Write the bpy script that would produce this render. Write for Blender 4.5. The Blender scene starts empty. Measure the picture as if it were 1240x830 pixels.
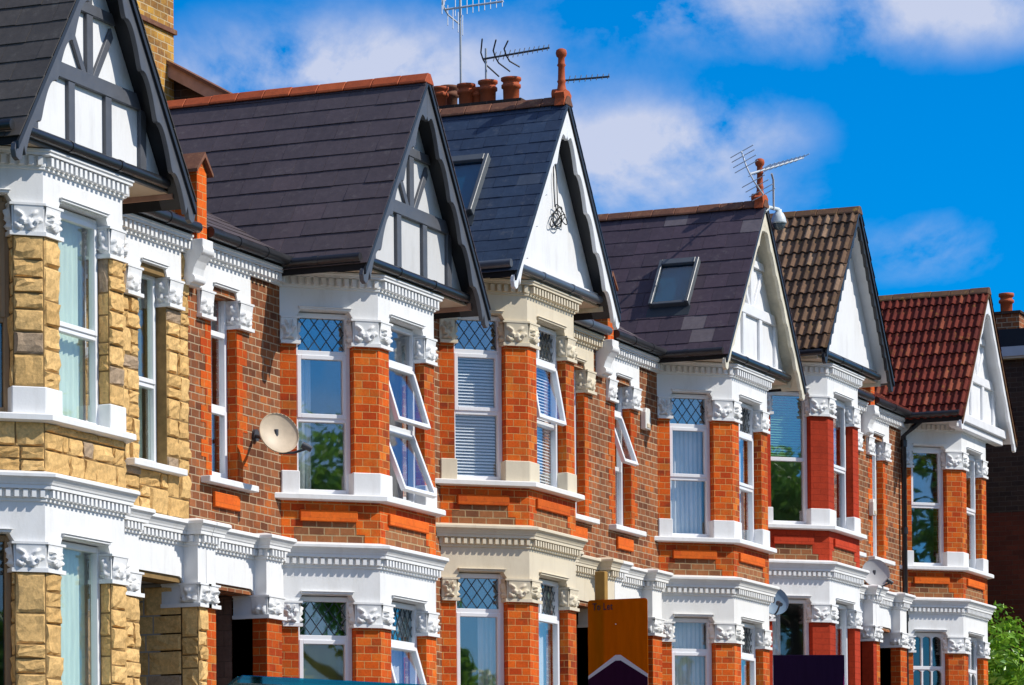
import bpy, bmesh, math, random
from mathutils import Vector, Matrix
R = math.radians
scene = bpy.context.scene
COL = scene.collection
rnd = random.Random(11)

# ------------------------------------------------------------------ materials
def nodes_of(name):
    m = bpy.data.materials.new(name); m.use_nodes = True
    nt = m.node_tree; nt.nodes.clear()
    out = nt.nodes.new('ShaderNodeOutputMaterial')
    return m, nt, out
def N(nt, t, **kw):
    n = nt.nodes.new(t)
    for k, v in kw.items():
        if k.startswith('i_'): n.inputs[k[2:].replace('_', ' ')].default_value = v
        else: setattr(n, k, v)
    return n
def L(nt, a, b): nt.links.new(a, b)
def rgb(c): return (c[0], c[1], c[2], 1.0)
def mixc(nt, fac, a, b, mode='MIX'):
    n = nt.nodes.new('ShaderNodeMix'); n.data_type = 'RGBA'; n.blend_type = mode
    for s, v in ((n.inputs[0], fac), (n.inputs[6], a), (n.inputs[7], b)):
        if hasattr(v, 'is_linked') or hasattr(v, 'links'): L(nt, v, s)
        elif isinstance(v, (int, float)): s.default_value = v
        else: s.default_value = rgb(v)
    return n.outputs[2]
def ramp(nt, src, a, b, ca=(0, 0, 0), cb=(1, 1, 1)):
    n = nt.nodes.new('ShaderNodeValToRGB'); e = n.color_ramp.elements
    e[0].position = a; e[0].color = rgb(ca); e[1].position = b; e[1].color = rgb(cb)
    L(nt, src, n.inputs[0]); return n.outputs[0]
def noise(nt, scale, detail=4, rough=.6, vec=None, dist=0):
    n = N(nt, 'ShaderNodeTexNoise'); n.inputs['Scale'].default_value = scale
    n.inputs['Detail'].default_value = detail; n.inputs['Roughness'].default_value = rough
    n.inputs['Distortion'].default_value = dist
    if vec is not None: L(nt, vec, n.inputs['Vector'])
    return n.outputs['Fac']
def bump(nt, h, strength, dist, normal=None):
    b = N(nt, 'ShaderNodeBump'); b.inputs['Strength'].default_value = strength
    b.inputs['Distance'].default_value = dist; L(nt, h, b.inputs['Height'])
    if normal is not None: L(nt, normal, b.inputs['Normal'])
    return b.outputs['Normal']
def principled(nt, out, rough=.6, spec=.3, metal=0):
    p = N(nt, 'ShaderNodeBsdfPrincipled'); p.inputs['Roughness'].default_value = rough
    p.inputs['Specular IOR Level'].default_value = spec; p.inputs['Metallic'].default_value = metal
    L(nt, p.outputs[0], out.inputs[0]); return p
def objco(nt): return N(nt, 'ShaderNodeTexCoord').outputs['Object']
def stretch(nt, vec, s):
    m = N(nt, 'ShaderNodeMapping'); m.inputs['Scale'].default_value = s; L(nt, vec, m.inputs['Vector']); return m.outputs[0]

def m_brick(name, c1, c2, mortar, row=.08, wid=.205, msize=.011, dark=.5, soot=.35, patch=None):
    m, nt, out = nodes_of(name); p = principled(nt, out, .85, .2)
    uv = N(nt, 'ShaderNodeTexCoord').outputs['UV']
    # slight wobble so that the courses are not ruled with a ruler
    nv = N(nt, 'ShaderNodeTexNoise'); nv.inputs['Scale'].default_value = 6; L(nt, uv, nv.inputs['Vector'])
    vs = N(nt, 'ShaderNodeVectorMath', operation='MULTIPLY_ADD'); L(nt, nv.outputs['Color'], vs.inputs[0])
    vs.inputs[1].default_value = (.012, .010, 0); L(nt, uv, vs.inputs[2])
    def br(ca, cb, mo, seed):
        b = N(nt, 'ShaderNodeTexBrick'); b.inputs['Scale'].default_value = 1
        b.inputs['Brick Width'].default_value = wid; b.inputs['Row Height'].default_value = row
        b.inputs['Mortar Size'].default_value = msize * .5; b.inputs['Mortar Smooth'].default_value = .3
        b.inputs['Bias'].default_value = seed; b.offset = .5
        b.inputs['Color1'].default_value = rgb(ca); b.inputs['Color2'].default_value = rgb(cb); b.inputs['Mortar'].default_value = rgb(mo)
        L(nt, vs.outputs[0], b.inputs['Vector']); return b
    b = br(c1, c2, mortar, 0.0)
    # second random value per brick through large integer cell lookup
    w = br((1, 1, 1), (0, 0, 0), (.5, .5, .5), .25)
    o = objco(nt)
    big = noise(nt, 1.3, 5, .65, o); fine = noise(nt, 45, 3, .6, o); mid = noise(nt, 9, 3, .6, o)
    col = b.outputs['Color']
    if patch:   # bricks of another firing, in loose patches
        pf = ramp(nt, noise(nt, 2.2, 6, .75, o), .5, .62)
        b2 = br(patch[0], patch[1], mortar, .1)
        col = mixc(nt, pf, col, b2.outputs['Color'])
    col = mixc(nt, .35, col, ramp(nt, fine, .25, .75, (.55, .5, .5), (1.25, 1.2, 1.2)), 'MULTIPLY')
    col = mixc(nt, soot, col, ramp(nt, big, .3, .68, (.42, .36, .33), (1.12, 1.1, 1.08)), 'MULTIPLY')
    col = mixc(nt, .3, col, ramp(nt, mid, .3, .7, (.6, .55, .5), (1.15, 1.15, 1.15)), 'MULTIPLY')
    oi = N(nt, 'ShaderNodeObjectInfo').outputs['Random']
    col = mixc(nt, .8, col, ramp(nt, oi, 0, 1, (.74, .70, .68), (1.10, 1.12, 1.1)), 'MULTIPLY')
    L(nt, col, p.inputs['Base Color'])
    inv = N(nt, 'ShaderNodeMath', operation='SUBTRACT'); inv.inputs[0].default_value = 1; L(nt, b.outputs['Fac'], inv.inputs[1])
    n1 = bump(nt, inv.outputs[0], .9, .006); L(nt, bump(nt, fine, .45, .004, n1), p.inputs['Normal'])
    return m
def m_stucco(name, c, dirt=(.55, .48, .38), amt=.35, rough=.6):
    m, nt, out = nodes_of(name); p = principled(nt, out, rough, .25)
    o = objco(nt)
    st = noise(nt, 1.6, 6, .7, stretch(nt, o, (4.3, 4.3, .9))); big = noise(nt, 2.1, 5, .65, o); f = noise(nt, 60, 3, .55, o)
    a = N(nt, 'ShaderNodeMath', operation='MULTIPLY'); L(nt, ramp(nt, st, .50, .80), a.inputs[0]); a.inputs[1].default_value = amt
    col = mixc(nt, a.outputs[0], c, dirt)
    col = mixc(nt, .22, col, ramp(nt, big, .3, .7, (.78, .77, .75), (1.04, 1.04, 1.04)), 'MULTIPLY')
    L(nt, col, p.inputs['Base Color'])
    n1 = bump(nt, f, .25, .003); L(nt, bump(nt, big, .2, .02, n1), p.inputs['Normal'])
    return m
def m_paint(name, c, rough=.4, spec=.4, var=.2, scale=5, bmp=.15):
    m, nt, out = nodes_of(name); p = principled(nt, out, rough, spec)
    o = objco(nt); n = noise(nt, scale, 5, .65, o); f = noise(nt, 70, 2, .5, o)
    L(nt, mixc(nt, var, c, ramp(nt, n, .3, .7, tuple(x * .45 for x in c), tuple(min(1, x * 1.3) for x in c))), p.inputs['Base Color'])
    r = N(nt, 'ShaderNodeMapRange'); r.inputs[3].default_value = max(.05, rough - .12); r.inputs[4].default_value = min(1, rough + .2)
    L(nt, n, r.inputs[0]); L(nt, r.outputs[0], p.inputs['Roughness'])
    L(nt, bump(nt, f, bmp, .003), p.inputs['Normal']); return m
def m_island(name, c1, c2, c3=None, f3=.1, rough=.65, spec=.35, var=.35, nscale=14, bmp=.4, lichen=None, lich_amt=.0):
    """every separate slate, tile or block gets its own colour"""
    m, nt, out = nodes_of(name); p = principled(nt, out, rough, spec)
    g = N(nt, 'ShaderNodeNewGeometry').outputs['Random Per Island']
    o = objco(nt)
    col = mixc(nt, g, c1, c2)
    if c3:
        wn = N(nt, 'ShaderNodeTexWhiteNoise', noise_dimensions='1D'); L(nt, g, wn.inputs['W'])
        t = N(nt, 'ShaderNodeMath', operation='LESS_THAN'); L(nt, wn.outputs['Value'], t.inputs[0]); t.inputs[1].default_value = f3
        col = mixc(nt, t.outputs[0], col, c3)
    n = noise(nt, nscale, 6, .7, o); big = noise(nt, 1.7, 5, .6, o)
    col = mixc(nt, var, col, ramp(nt, n, .25, .75, (.35, .35, .35), (1.5, 1.48, 1.45)), 'MULTIPLY')
    col = mixc(nt, .35, col, ramp(nt, big, .3, .7, (.55, .53, .52), (1.25, 1.25, 1.25)), 'MULTIPLY')
    if lichen:
        l = ramp(nt, noise(nt, 7, 8, .8, o), .56, .66)
        a = N(nt, 'ShaderNodeMath', operation='MULTIPLY'); L(nt, l, a.inputs[0]); a.inputs[1].default_value = lich_amt
        col = mixc(nt, a.outputs[0], col, lichen)
    L(nt, col, p.inputs['Base Color']); L(nt, bump(nt, n, bmp, .006), p.inputs['Normal'])
    return m
def m_glass(name, refl=.3, tint=(.86, .93, .93)):
    m, nt, out = nodes_of(name)
    tr = N(nt, 'ShaderNodeBsdfTransparent'); tr.inputs[0].default_value = rgb(tint)
    gl = N(nt, 'ShaderNodeBsdfGlossy'); gl.inputs['Roughness'].default_value = .015; gl.inputs[0].default_value = (.95, .97, 1, 1)
    ge = N(nt, 'ShaderNodeNewGeometry'); dt = N(nt, 'ShaderNodeVectorMath', operation='DOT_PRODUCT'); L(nt, ge.outputs['Normal'], dt.inputs[0]); L(nt, ge.outputs['Incoming'], dt.inputs[1])
    ab = N(nt, 'ShaderNodeMath', operation='ABSOLUTE'); L(nt, dt.outputs['Value'], ab.inputs[0])
    om = N(nt, 'ShaderNodeMath', operation='SUBTRACT'); om.inputs[0].default_value = 1; L(nt, ab.outputs[0], om.inputs[1])
    fr = N(nt, 'ShaderNodeMath', operation='POWER'); L(nt, om.outputs[0], fr.inputs[0]); fr.inputs[1].default_value = 5
    nrm = bump(nt, noise(nt, 1.6, 1, .4, objco(nt)), .05, .03)
    L(nt, nrm, gl.inputs['Normal'])
    mr = N(nt, 'ShaderNodeMapRange'); mr.inputs[3].default_value = refl; mr.inputs[4].default_value = 1.0; L(nt, fr.outputs[0], mr.inputs[0])
    mx = N(nt, 'ShaderNodeMixShader'); L(nt, mr.outputs[0], mx.inputs[0]); L(nt, tr.outputs[0], mx.inputs[1]); L(nt, gl.outputs[0], mx.inputs[2])
    L(nt, mx.outputs[0], out.inputs[0]); return m
def m_leaf(name, c1, c2):
    m, nt, out = nodes_of(name)
    g = N(nt, 'ShaderNodeNewGeometry').outputs['Random Per Island']
    col = mixc(nt, g, c1, c2)
    d = N(nt, 'ShaderNodeBsdfDiffuse'); t = N(nt, 'ShaderNodeBsdfTranslucent'); L(nt, col, d.inputs[0]); L(nt, col, t.inputs[0])
    gl = N(nt, 'ShaderNodeBsdfGlossy'); gl.inputs['Roughness'].default_value = .4
    mx = N(nt, 'ShaderNodeMixShader'); mx.inputs[0].default_value = .35; L(nt, d.outputs[0], mx.inputs[1]); L(nt, t.outputs[0], mx.inputs[2])
    m2 = N(nt, 'ShaderNodeMixShader'); m2.inputs[0].default_value = .05; L(nt, mx.outputs[0], m2.inputs[1]); L(nt, gl.outputs[0], m2.inputs[2])
    L(nt, m2.outputs[0], out.inputs[0]); return m
def m_cloth(name, c, tl=.35, weave=0):
    m, nt, out = nodes_of(name)
    d = N(nt, 'ShaderNodeBsdfDiffuse'); t = N(nt, 'ShaderNodeBsdfTranslucent')
    o = objco(nt)
    col = mixc(nt, .35, c, ramp(nt, noise(nt, 3, 4, .6, stretch(nt, o, (6, 6, .8))), .3, .7, tuple(x * .5 for x in c), c))
    L(nt, col, d.inputs[0]); L(nt, col, t.inputs[0])
    mx = N(nt, 'ShaderNodeMixShader'); mx.inputs[0].default_value = tl; L(nt, d.outputs[0], mx.inputs[1]); L(nt, t.outputs[0], mx.inputs[2])
    L(nt, mx.outputs[0], out.inputs[0]); return m

M = {}
M['brick_orange'] = m_brick('orange gauged brick', (.82, .145, .010), (.52, .058, .005), (.70, .34, .12), row=.0765, wid=.152, msize=.010, soot=.42, patch=((.80, .25, .03), (.30, .045, .012)))
M['brick_stock'] = m_brick('brown stock brick', (.44, .165, .065), (.19, .07, .034), (.64, .49, .32), row=.0765, wid=.165, msize=.013, soot=.6, patch=((.78, .20, .025), (.40, .11, .04)))
M['brick_apron'] = m_brick('apron stock brick', (.42, .17, .065), (.20, .08, .04), (.50, .36, .20), row=.0765, wid=.16, msize=.016)
M['brick_plain'] = m_brick('smooth rubbed brick', (.82, .16, .016), (.72, .12, .014), (.72, .19, .04), msize=.003, soot=.2)
M['brick_yellow'] = m_brick('yellow london stock', (.74, .43, .075), (.34, .17, .05), (.64, .50, .29), wid=.16, msize=.015, soot=.65, patch=((.60, .26, .06), (.16, .09, .05)))
M['brick_dark'] = m_brick('dark brick', (.095, .055, .038), (.05, .032, .027), (.11, .085, .07), msize=.014)
M['brick_painted'] = m_brick('red painted brick', (.56, .055, .016), (.50, .048, .014), (.46, .045, .014), msize=.008, soot=.3)
M['stone'] = m_island('rock faced sandstone', (.79, .515, .215), (.60, .37, .14), (.42, .31, .21), .10, rough=.9, spec=.12, var=.62, nscale=26, bmp=.9)
M['stone_bed'] = m_paint('sandstone bed', (.26, .165, .07), .95, .1, .5, 12)
M['white'] = m_stucco('white masonry paint', (.81, .81, .805), (.48, .45, .40), .36)
M['cream'] = m_stucco('cream masonry paint', (.71, .62, .465), (.42, .33, .22), .35)
M['offwhite'] = m_stucco('off white masonry paint', (.80, .785, .75), (.56, .5, .42), .3)
M['soffit'] = m_stucco('soffit boards', (.60, .48, .36), (.35, .27, .2), .5)
M['upvc'] = m_paint('white plastic frame', (.84, .85, .87), .3, .45, .06, 3, .05)
M['brownframe'] = m_paint('brown timber frame', (.34, .22, .12), .5, .3, .25)
M['greypaint'] = m_paint('grey gloss timber', (.095, .10, .115), .42, .45, .3, 9)
M['blackpaint'] = m_paint('black timber', (.022, .023, .027), .4, .45, .2, 9)
M['whitetimber'] = m_paint('white timber', (.82, .82, .83), .42, .35, .12, 6)
M['creamtimber'] = m_paint('cream timber', (.72, .66, .52), .5, .3, .4, 6)
M['gutter'] = m_paint('black gutter', (.016, .017, .020), .28, .5, .2)
M['greygutter'] = m_paint('grey gutter', (.085, .10, .125), .3, .5, .2)
M['render'] = m_stucco('gable render', (.80, .80, .80), (.50, .48, .45), .4)
M['pebble'] = m_stucco('pebbledash', (.60, .60, .60), (.40, .39, .37), .4, .9)
M['slate_plum'] = m_island('plum slate', (.088, .068, .075), (.079, .062, .069), (.098, .073, .080), .12, rough=.6, var=.3, lichen=(.21, .20, .17), lich_amt=.22)
M['slate_grey'] = m_island('charcoal slate', (.090, .078, .068), (.068, .060, .054), (.115, .10, .086), .1, rough=.65, var=.35, lichen=(.21, .20, .17), lich_amt=.22)
M['slate_blue'] = m_island('blue slate', (.036, .062, .112), (.030, .049, .090), (.065, .088, .13), .05, rough=.5, var=.35, lichen=(.21, .20, .17), lich_amt=.22)
M['slate_mix'] = m_island('patched purple slate', (.088, .060, .080), (.066, .048, .064), (.16, .135, .145), .08, rough=.6, var=.3, lichen=(.21, .20, .17), lich_amt=.22)
M['tile_brown'] = m_island('weathered brown tile', (.215, .130, .083), (.125, .077, .05), (.29, .19, .125), .15, rough=.9, spec=.12, var=.5, nscale=18, lichen=(.33, .22, .04), lich_amt=.28)
M['tile_red'] = m_island('red interlocking tile', (.19, .038, .025), (.115, .025, .02), (.26, .07, .04), .15, rough=.88, spec=.12, var=.5, nscale=18, lichen=(.36, .22, .04), lich_amt=.35)
M['roof_deck'] = m_paint('roofing underlay', (.018, .017, .018), .8, .2)
M['terracotta'] = m_island('terracotta', (.50, .105, .03), (.38, .075, .024), rough=.7, spec=.25, var=.35)
M['ridge_brown'] = m_island('brown ridge tile', (.24, .10, .055), (.15, .065, .04), rough=.85, var=.5, lichen=(.36, .25, .1), lich_amt=.5)
M['ridge_moss'] = m_island('mossy ridge tile', (.17, .09, .04), (.12, .06, .035), rough=.9, var=.5, lichen=(.38, .24, .03), lich_amt=.7)
M['glass'] = m_glass('window glass', .075, (.975, .985, .985))
M['glass_mirror'] = m_glass('window glass bright', .17, (.93, .95, .95))
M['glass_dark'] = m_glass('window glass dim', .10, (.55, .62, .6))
M['glass_lead'] = m_glass('leaded glass', .22, (.55, .72, .76))
M['lead'] = m_paint('lead came', (.035, .045, .055), .5, .4)
M['net'] = m_cloth('net curtain', (.90, .91, .92), .2)
M['green_cloth'] = m_cloth('pale green curtain', (.78, .95, .80), .2)
M['beige_cloth'] = m_cloth('beige curtain', (.70, .62, .50), .25)
M['olive_cloth'] = m_cloth('olive blind', (.30, .28, .05), .4)
M['dgreen_cloth'] = m_cloth('dark green blind', (.03, .13, .035), .35)
M['blind'] = m_paint('white blind slat', (.86, .88, .91), .5, .3, .05)
M['blind_green'] = m_paint('green blind slat', (.30, .62, .36), .5, .3, .05)
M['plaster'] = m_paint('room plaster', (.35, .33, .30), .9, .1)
M['doorpaint'] = m_paint('dark door', (.05, .03, .025), .4, .4)
M['porch_tile'] = m_brick('porch tile', (.26, .16, .12), (.21, .13, .10), (.14, .10, .08), row=.15, wid=.15, msize=.006, soot=.2)
M['skyframe'] = m_paint('grey rooflight frame', (.10, .115, .13), .35, .5, .2)
M['steel'] = m_paint('galvanised steel', (.42, .44, .46), .35, .6, .25); 
M['alu'] = m_paint('aluminium rod', (.62, .64, .66), .3, .7, .15)
M['darkmetal'] = m_paint('dark metal', (.05, .055, .065), .45, .5, .2)
M['dishcream'] = m_paint('dish enamel', (.62, .50, .36), .45, .35, .35, 4)
M['dishgrey'] = m_paint('dish grey', (.42, .42, .43), .5, .35, .2, 4)
M['dishblue'] = m_paint('dish mesh', (.17, .26, .36), .5, .35, .2, 4)
M['plasticwhite'] = m_paint('white plastic box', (.78, .76, .70), .35, .4, .1)
M['cctv'] = m_paint('camera housing', (.62, .68, .70), .35, .4, .1)
M['domeglass'] = m_paint('smoked dome', (.10, .13, .15), .1, .6, .05)
M['board_orange'] = m_cloth('orange corrugated plastic', (.62, .172, .004), .5)
M['board_purple'] = m_cloth('purple corrugated plastic', (.065, .016, .055), .5)
M['board_navy'] = m_cloth('navy corrugated plastic', (.045, .022, .075), .5)
M['board_pale'] = m_paint('pale band', (.52, .50, .56), .5, .3, .06, 2)
M['board_pink'] = m_paint('magenta corner', (.42, .02, .22), .5, .3, .06, 2)
M['ink'] = m_paint('board ink', (.045, .02, .03), .5, .3, .05)
M['post'] = m_paint('pine post', (.38, .21, .05), .7, .2, .35, 8)
M['teal'] = m_glass('teal glass', .08, (.10, .55, .58))
M['tealmetal'] = m_paint('teal metal', (.02, .20, .30), .35, .5, .15)
M['leaf'] = m_leaf('shrub leaf', (.10, .30, .02), (.32, .55, .05))
M['leaf_tree'] = m_leaf('tree leaf', (.15, .36, .03), (.32, .56, .07))
M['bark'] = m_paint('bark', (.10, .075, .05), .9, .1, .5, 10)
M['cable'] = m_paint('black cable', (.012, .012, .012), .5, .3)
M['timberbrown'] = m_paint('weathered brown board', (.46, .27, .20), .75, .2, .4, 7)
M['asphalt'] = m_paint('asphalt', (.05, .05, .052), .85, .2, .35, 20, .4)
M['paving'] = m_brick('paving slabs', (.30, .28, .26), (.24, .23, .21), (.12, .11, .10), row=.6, wid=.6, msize=.012)
M['kerb'] = m_paint('granite kerb', (.32, .31, .30), .8, .2, .3, 14)
M['soil'] = m_paint('garden ground', (.12, .105, .075), .95, .1, .5, 8)
M['linepaint'] = m_paint('road paint', (.75, .74, .70), .7, .2, .3)
M['lawn'] = m_paint('far ground', (.07, .10, .035), .95, .1, .4, 1)
M['fascia_grey'] = m_paint('grey fascia', (.42, .45, .50), .5, .3, .15)
M['felt'] = m_paint('roof felt', (.02, .024, .032), .8, .2, .3)

# ------------------------------------------------------------------ geometry
class Frame:
    def __init__(s, o, u, n, v=(0, 0, 1)):
        s.o = Vector(o); s.u = Vector(u).normalized(); s.n = Vector(n).normalized(); s.v = Vector(v).normalized()
    def p(s, a, d, z): return s.o + s.u * a + s.n * d + s.v * z
WORLD = Frame((0, 0, 0), (1, 0, 0), (0, 1, 0))
OFF = [Vector((0, 0, 0))]
class MB:
    def __init__(s): s.v = []; s.f = []; s.sm = []
    def add(s, vs, fs, smooth=False):
        k = len(s.v); s.v += [Vector(p) for p in vs]
        for f in fs: s.f.append([i + k for i in f]); s.sm.append(smooth)
        return s
    def box(s, u0, u1, d0, d1, z0, z1, F=WORLD):
        u0, u1 = sorted((u0, u1)); d0, d1 = sorted((d0, d1)); z0, z1 = sorted((z0, z1))
        vs = [F.p(a, d, z) for z in (z0, z1) for (a, d) in ((u0, d0), (u1, d0), (u1, d1), (u0, d1))]
        return s.add(vs, [(0, 3, 2, 1), (4, 5, 6, 7), (0, 1, 5, 4), (1, 2, 6, 5), (2, 3, 7, 6), (3, 0, 4, 7)])
    def prism(s, poly, z0, z1):
        n = len(poly)
        vs = [(x, y, z0) for x, y in poly] + [(x, y, z1) for x, y in poly]
        fs = [tuple(range(n))[::-1], tuple(range(n, 2 * n))] + [(i, (i + 1) % n, n + (i + 1) % n, n + i) for i in range(n)]
        return s.add(vs, fs)
    def ext(s, pts, F, d0, d1):
        n = len(pts)
        vs = [F.p(a, d0, z) for a, z in pts] + [F.p(a, d1, z) for a, z in pts]
        fs = [tuple(range(n))[::-1], tuple(range(n, 2 * n))] + [(i, (i + 1) % n, n + (i + 1) % n, n + i) for i in range(n)]
        return s.add(vs, fs)
    def tube(s, path, r, seg=8, smooth=True, cap=True):
        path = [Vector(p) for p in path]; rings = []
        rr = r if isinstance(r, (list, tuple)) else [r] * len(path)
        for i, p in enumerate(path):
            t = (path[min(i + 1, len(path) - 1)] - path[max(i - 1, 0)]).normalized()
            a = t.cross(Vector((0, 0, 1)) if abs(t.z) < .9 else Vector((1, 0, 0))).normalized(); b = t.cross(a)
            rings.append([p + (a * math.cos(2 * math.pi * k / seg) + b * math.sin(2 * math.pi * k / seg)) * rr[i] for k in range(seg)])
        vs = [q for g in rings for q in g]; fs = []
        for i in range(len(path) - 1):
            for k in range(seg): fs.append((i * seg + k, i * seg + (k + 1) % seg, (i + 1) * seg + (k + 1) % seg, (i + 1) * seg + k))
        s.add(vs, fs, smooth)
        if cap: s.add(rings[0], [tuple(range(seg))]); s.add(rings[-1], [tuple(range(seg))])
        return s
    def lathe(s, prof, c, seg=16, axis=None):
        c = Vector(c); ax = Vector(axis or (0, 0, 1)).normalized()
        a = ax.cross(Vector((1, 0, 0)) if abs(ax.x) < .9 else Vector((0, 1, 0))).normalized(); b = ax.cross(a)
        vs = [c + ax * z + (a * math.cos(2 * math.pi * k / seg) + b * math.sin(2 * math.pi * k / seg)) * r for r, z in prof for k in range(seg)]
        fs = []
        for i in range(len(prof) - 1):
            for k in range(seg): fs.append((i * seg + k, i * seg + (k + 1) % seg, (i + 1) * seg + (k + 1) % seg, (i + 1) * seg + k))
        return s.add(vs, fs, True)
    def sweep(s, prof, ringfn, closed=False):
        """prof: list of (offset, z); ringfn(o) gives the plan polyline pushed out by o"""
        rings = [[(x, y, z) for x, y in ringfn(o)] for o, z in prof]; n = len(rings[0])
        vs = [q for g in rings for q in g]; fs = []
        for i in range(len(prof) - 1):
            for k in range(n - 1): fs.append((i * n + k, i * n + k + 1, (i + 1) * n + k + 1, (i + 1) * n + k))
        s.add(vs, fs)
        for k in (0, n - 1): s.add([g[k] for g in rings], [tuple(range(len(rings)))])
        return s
    def build(s, name, mat, parent=None, bevel=0, recalc=True):
        me = bpy.data.meshes.new(name)
        me.from_pydata([tuple(p - OFF[0]) for p in s.v], [], s.f)
        bm = bmesh.new(); bm.from_mesh(me)
        for f, sm in zip(bm.faces, s.sm): f.smooth = sm
        if recalc: bmesh.ops.recalc_face_normals(bm, faces=bm.faces)
        if bevel:
            es = [e for e in bm.edges if len(e.link_faces) == 2 and e.calc_face_angle(0) > .5]
            try: bmesh.ops.bevel(bm, geom=es, offset=bevel, segments=1, affect='EDGES', clamp_overlap=True)
            except Exception: pass
        uvl = bm.loops.layers.uv.new('UVMap')
        for f in bm.faces:
            n = f.normal
            if abs(n.z) > .95: t = Vector((1, 0, 0)); b = Vector((0, 1, 0))
            else: t = Vector((0, 0, 1)).cross(n).normalized(); b = n.cross(t)
            for l in f.loops: l[uvl].uv = (l.vert.co.dot(t), l.vert.co.dot(b))
        bm.to_mesh(me); bm.free()
        me.materials.append(M[mat] if isinstance(mat, str) else mat)
        ob = bpy.data.objects.new(name, me); COL.objects.link(ob)
        if parent is not None: ob.parent = parent
        return ob
def tag(o, label=None, cat=None, group=None, kind=None):
    for k, v in (('label', label), ('category', cat), ('group', group), ('kind', kind)):
        if v: o[k] = v
    return o
def empty(name, loc, label, cat, group=None):
    o = bpy.data.objects.new(name, None); o.empty_display_size = .3; o.location = loc; COL.objects.link(o)
    return tag(o, label, cat, group)

def offset_path(pts, o):
    out = []; n = len(pts)
    for i in range(n):
        ns = []
        if i > 0: d = Vector((pts[i][0] - pts[i - 1][0], pts[i][1] - pts[i - 1][1])).normalized(); ns.append(Vector((d.y, -d.x)))
        if i < n - 1: d = Vector((pts[i + 1][0] - pts[i][0], pts[i + 1][1] - pts[i][1])).normalized(); ns.append(Vector((d.y, -d.x)))
        if len(ns) == 1: m = ns[0] * o
        else:
            m = (ns[0] + ns[1]); m = m * (o / max(.2, m.dot(ns[0])))
        out.append((pts[i][0] + m.x, pts[i][1] + m.y))
    return out

# ------------------------------------------------------------------ house dimensions (metres, z from the street datum)
P = .7276; HW = .707; LC = P * math.sqrt(2); q = math.sqrt(.5)
GZ = -.40                               # bottom of the house below its datum
FL = Frame((-HW - P, 0, 0), (q, -q, 0), (-q, -q, 0))
FF = Frame((-HW, -P, 0), (1, 0, 0), (0, -1, 0))
FR = Frame((HW, -P, 0), (q, q, 0), (q, -q, 0))
FW = Frame((0, 0, 0), (1, 0, 0), (0, -1, 0))
BAY = [(-HW - P, 0), (-HW, -P), (HW, -P), (HW + P, 0)]
def bay_ring(o):
    r = offset_path(BAY, o)
    # keep both ends on the wall plane
    k = o * math.sqrt(2)
    return [(-HW - P - k, .03)] + [(-HW - P - k, 0)] + r[1:3] + [(HW + P + k, 0), (HW + P + k, .03)]
def pier_polys(o=0.0, depth=.2):
    """plan polygons of the four bay piers, grown outward by o"""
    k = math.tan(math.pi / 8)
    def pt(F, a, d): v = F.p(a, d, 0); return (v.x, v.y)
    def corner(F1, F2, dd):
        v = F2.p(-dd * -k * -1 if False else 0, 0, 0)
        b = (F1.n + F2.n).normalized(); w = v + b * (dd / math.cos(math.pi / 8)); return (w.x, w.y)
    left = [pt(FL, 0, o), pt(FL, .17 + o, o), pt(FL, .17 + o, -depth), pt(FL, 0, -depth)]
    cl = [pt(FL, LC - .26 - o, o), corner(FL, FF, o), pt(FF, .26 + o, o), pt(FF, .26 + o, -depth), corner(FL, FF, -depth), pt(FL, LC - .26 - o, -depth)]
    cr = [pt(FF, 2 * HW - .26 - o, o), corner(FF, FR, o), pt(FR, .26 + o, o), pt(FR, .26 + o, -depth), corner(FF, FR, -depth), pt(FF, 2 * HW - .26 - o, -depth)]
    right = [pt(FR, LC - .17 - o, o), pt(FR, LC, o), pt(FR, LC, -depth), pt(FR, LC - .17 - o, -depth)]
    return [left, cl, cr, right]
PIER_FACES = [[(FL, .0, .17)], [(FL, LC - .26, LC), (FF, 0, .26)], [(FF, 2 * HW - .26, 2 * HW), (FR, 0, .26)], [(FR, LC - .17, LC)]]
WIN_SPANS = [(FL, .17, LC - .26), (FF, .26, 2 * HW - .26), (FR, .26, LC - .17)]

def relief(mb, F, a0, a1, z0, z1, seed, d=.012, nu=19, nv=19):
    """carved foliage as a height field over one capital face"""
    r = random.Random(seed); w = a1 - a0; h = z1 - z0; leaves = []
    sym = r.random() < .75
    for k in range(r.choice((9, 10, 11))):
        ang = r.uniform(.15, 1.45); rad = r.uniform(.1, .85)
        cx = rad * math.cos(ang) * .5; cz = .06 + rad * math.sin(ang) * .85; rot = ang + r.uniform(-.6, .6)
        L1 = r.uniform(.12, .25); L2 = r.uniform(.045, .08); ht = r.uniform(.6, 1)
        leaves.append((cx, cz, rot, L1, L2, ht))
        leaves.append((-cx if sym else cx - .45, cz, math.pi - rot, L1, L2, ht))
    leaves.append((0, .3, math.pi / 2, .3, .08, 1)); 
    vs = []; fs = []
    for j in range(nv):
        for i in range(nu):
            x = i / (nu - 1) - .5; z = j / (nv - 1); hh = 0
            for (cx, cz, rot, L1, L2, ht) in leaves:
                dx, dz = x - cx, z - cz; c, s = math.cos(rot), math.sin(rot)
                a = (dx * c + dz * s) / L1; b = (-dx * s + dz * c) / L2; e = 1 - a * a - b * b
                if e > 0: hh = max(hh, ht * math.sqrt(e) * (.72 + .28 * min(1, abs(b) * 3)))
            edge = i in (0, nu - 1) or j in (0, nv - 1)
            flare = .018 * z * z
            vs.append(F.p(a0 + w * (x + .5), d + flare + (0 if edge else .062 * hh), z0 + h * z))
    for j in range(nv - 1):
        for i in range(nu - 1): fs.append((j * nu + i, j * nu + i + 1, (j + 1) * nu + i + 1, (j + 1) * nu + i))
    mb.add(vs, fs, True)

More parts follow.
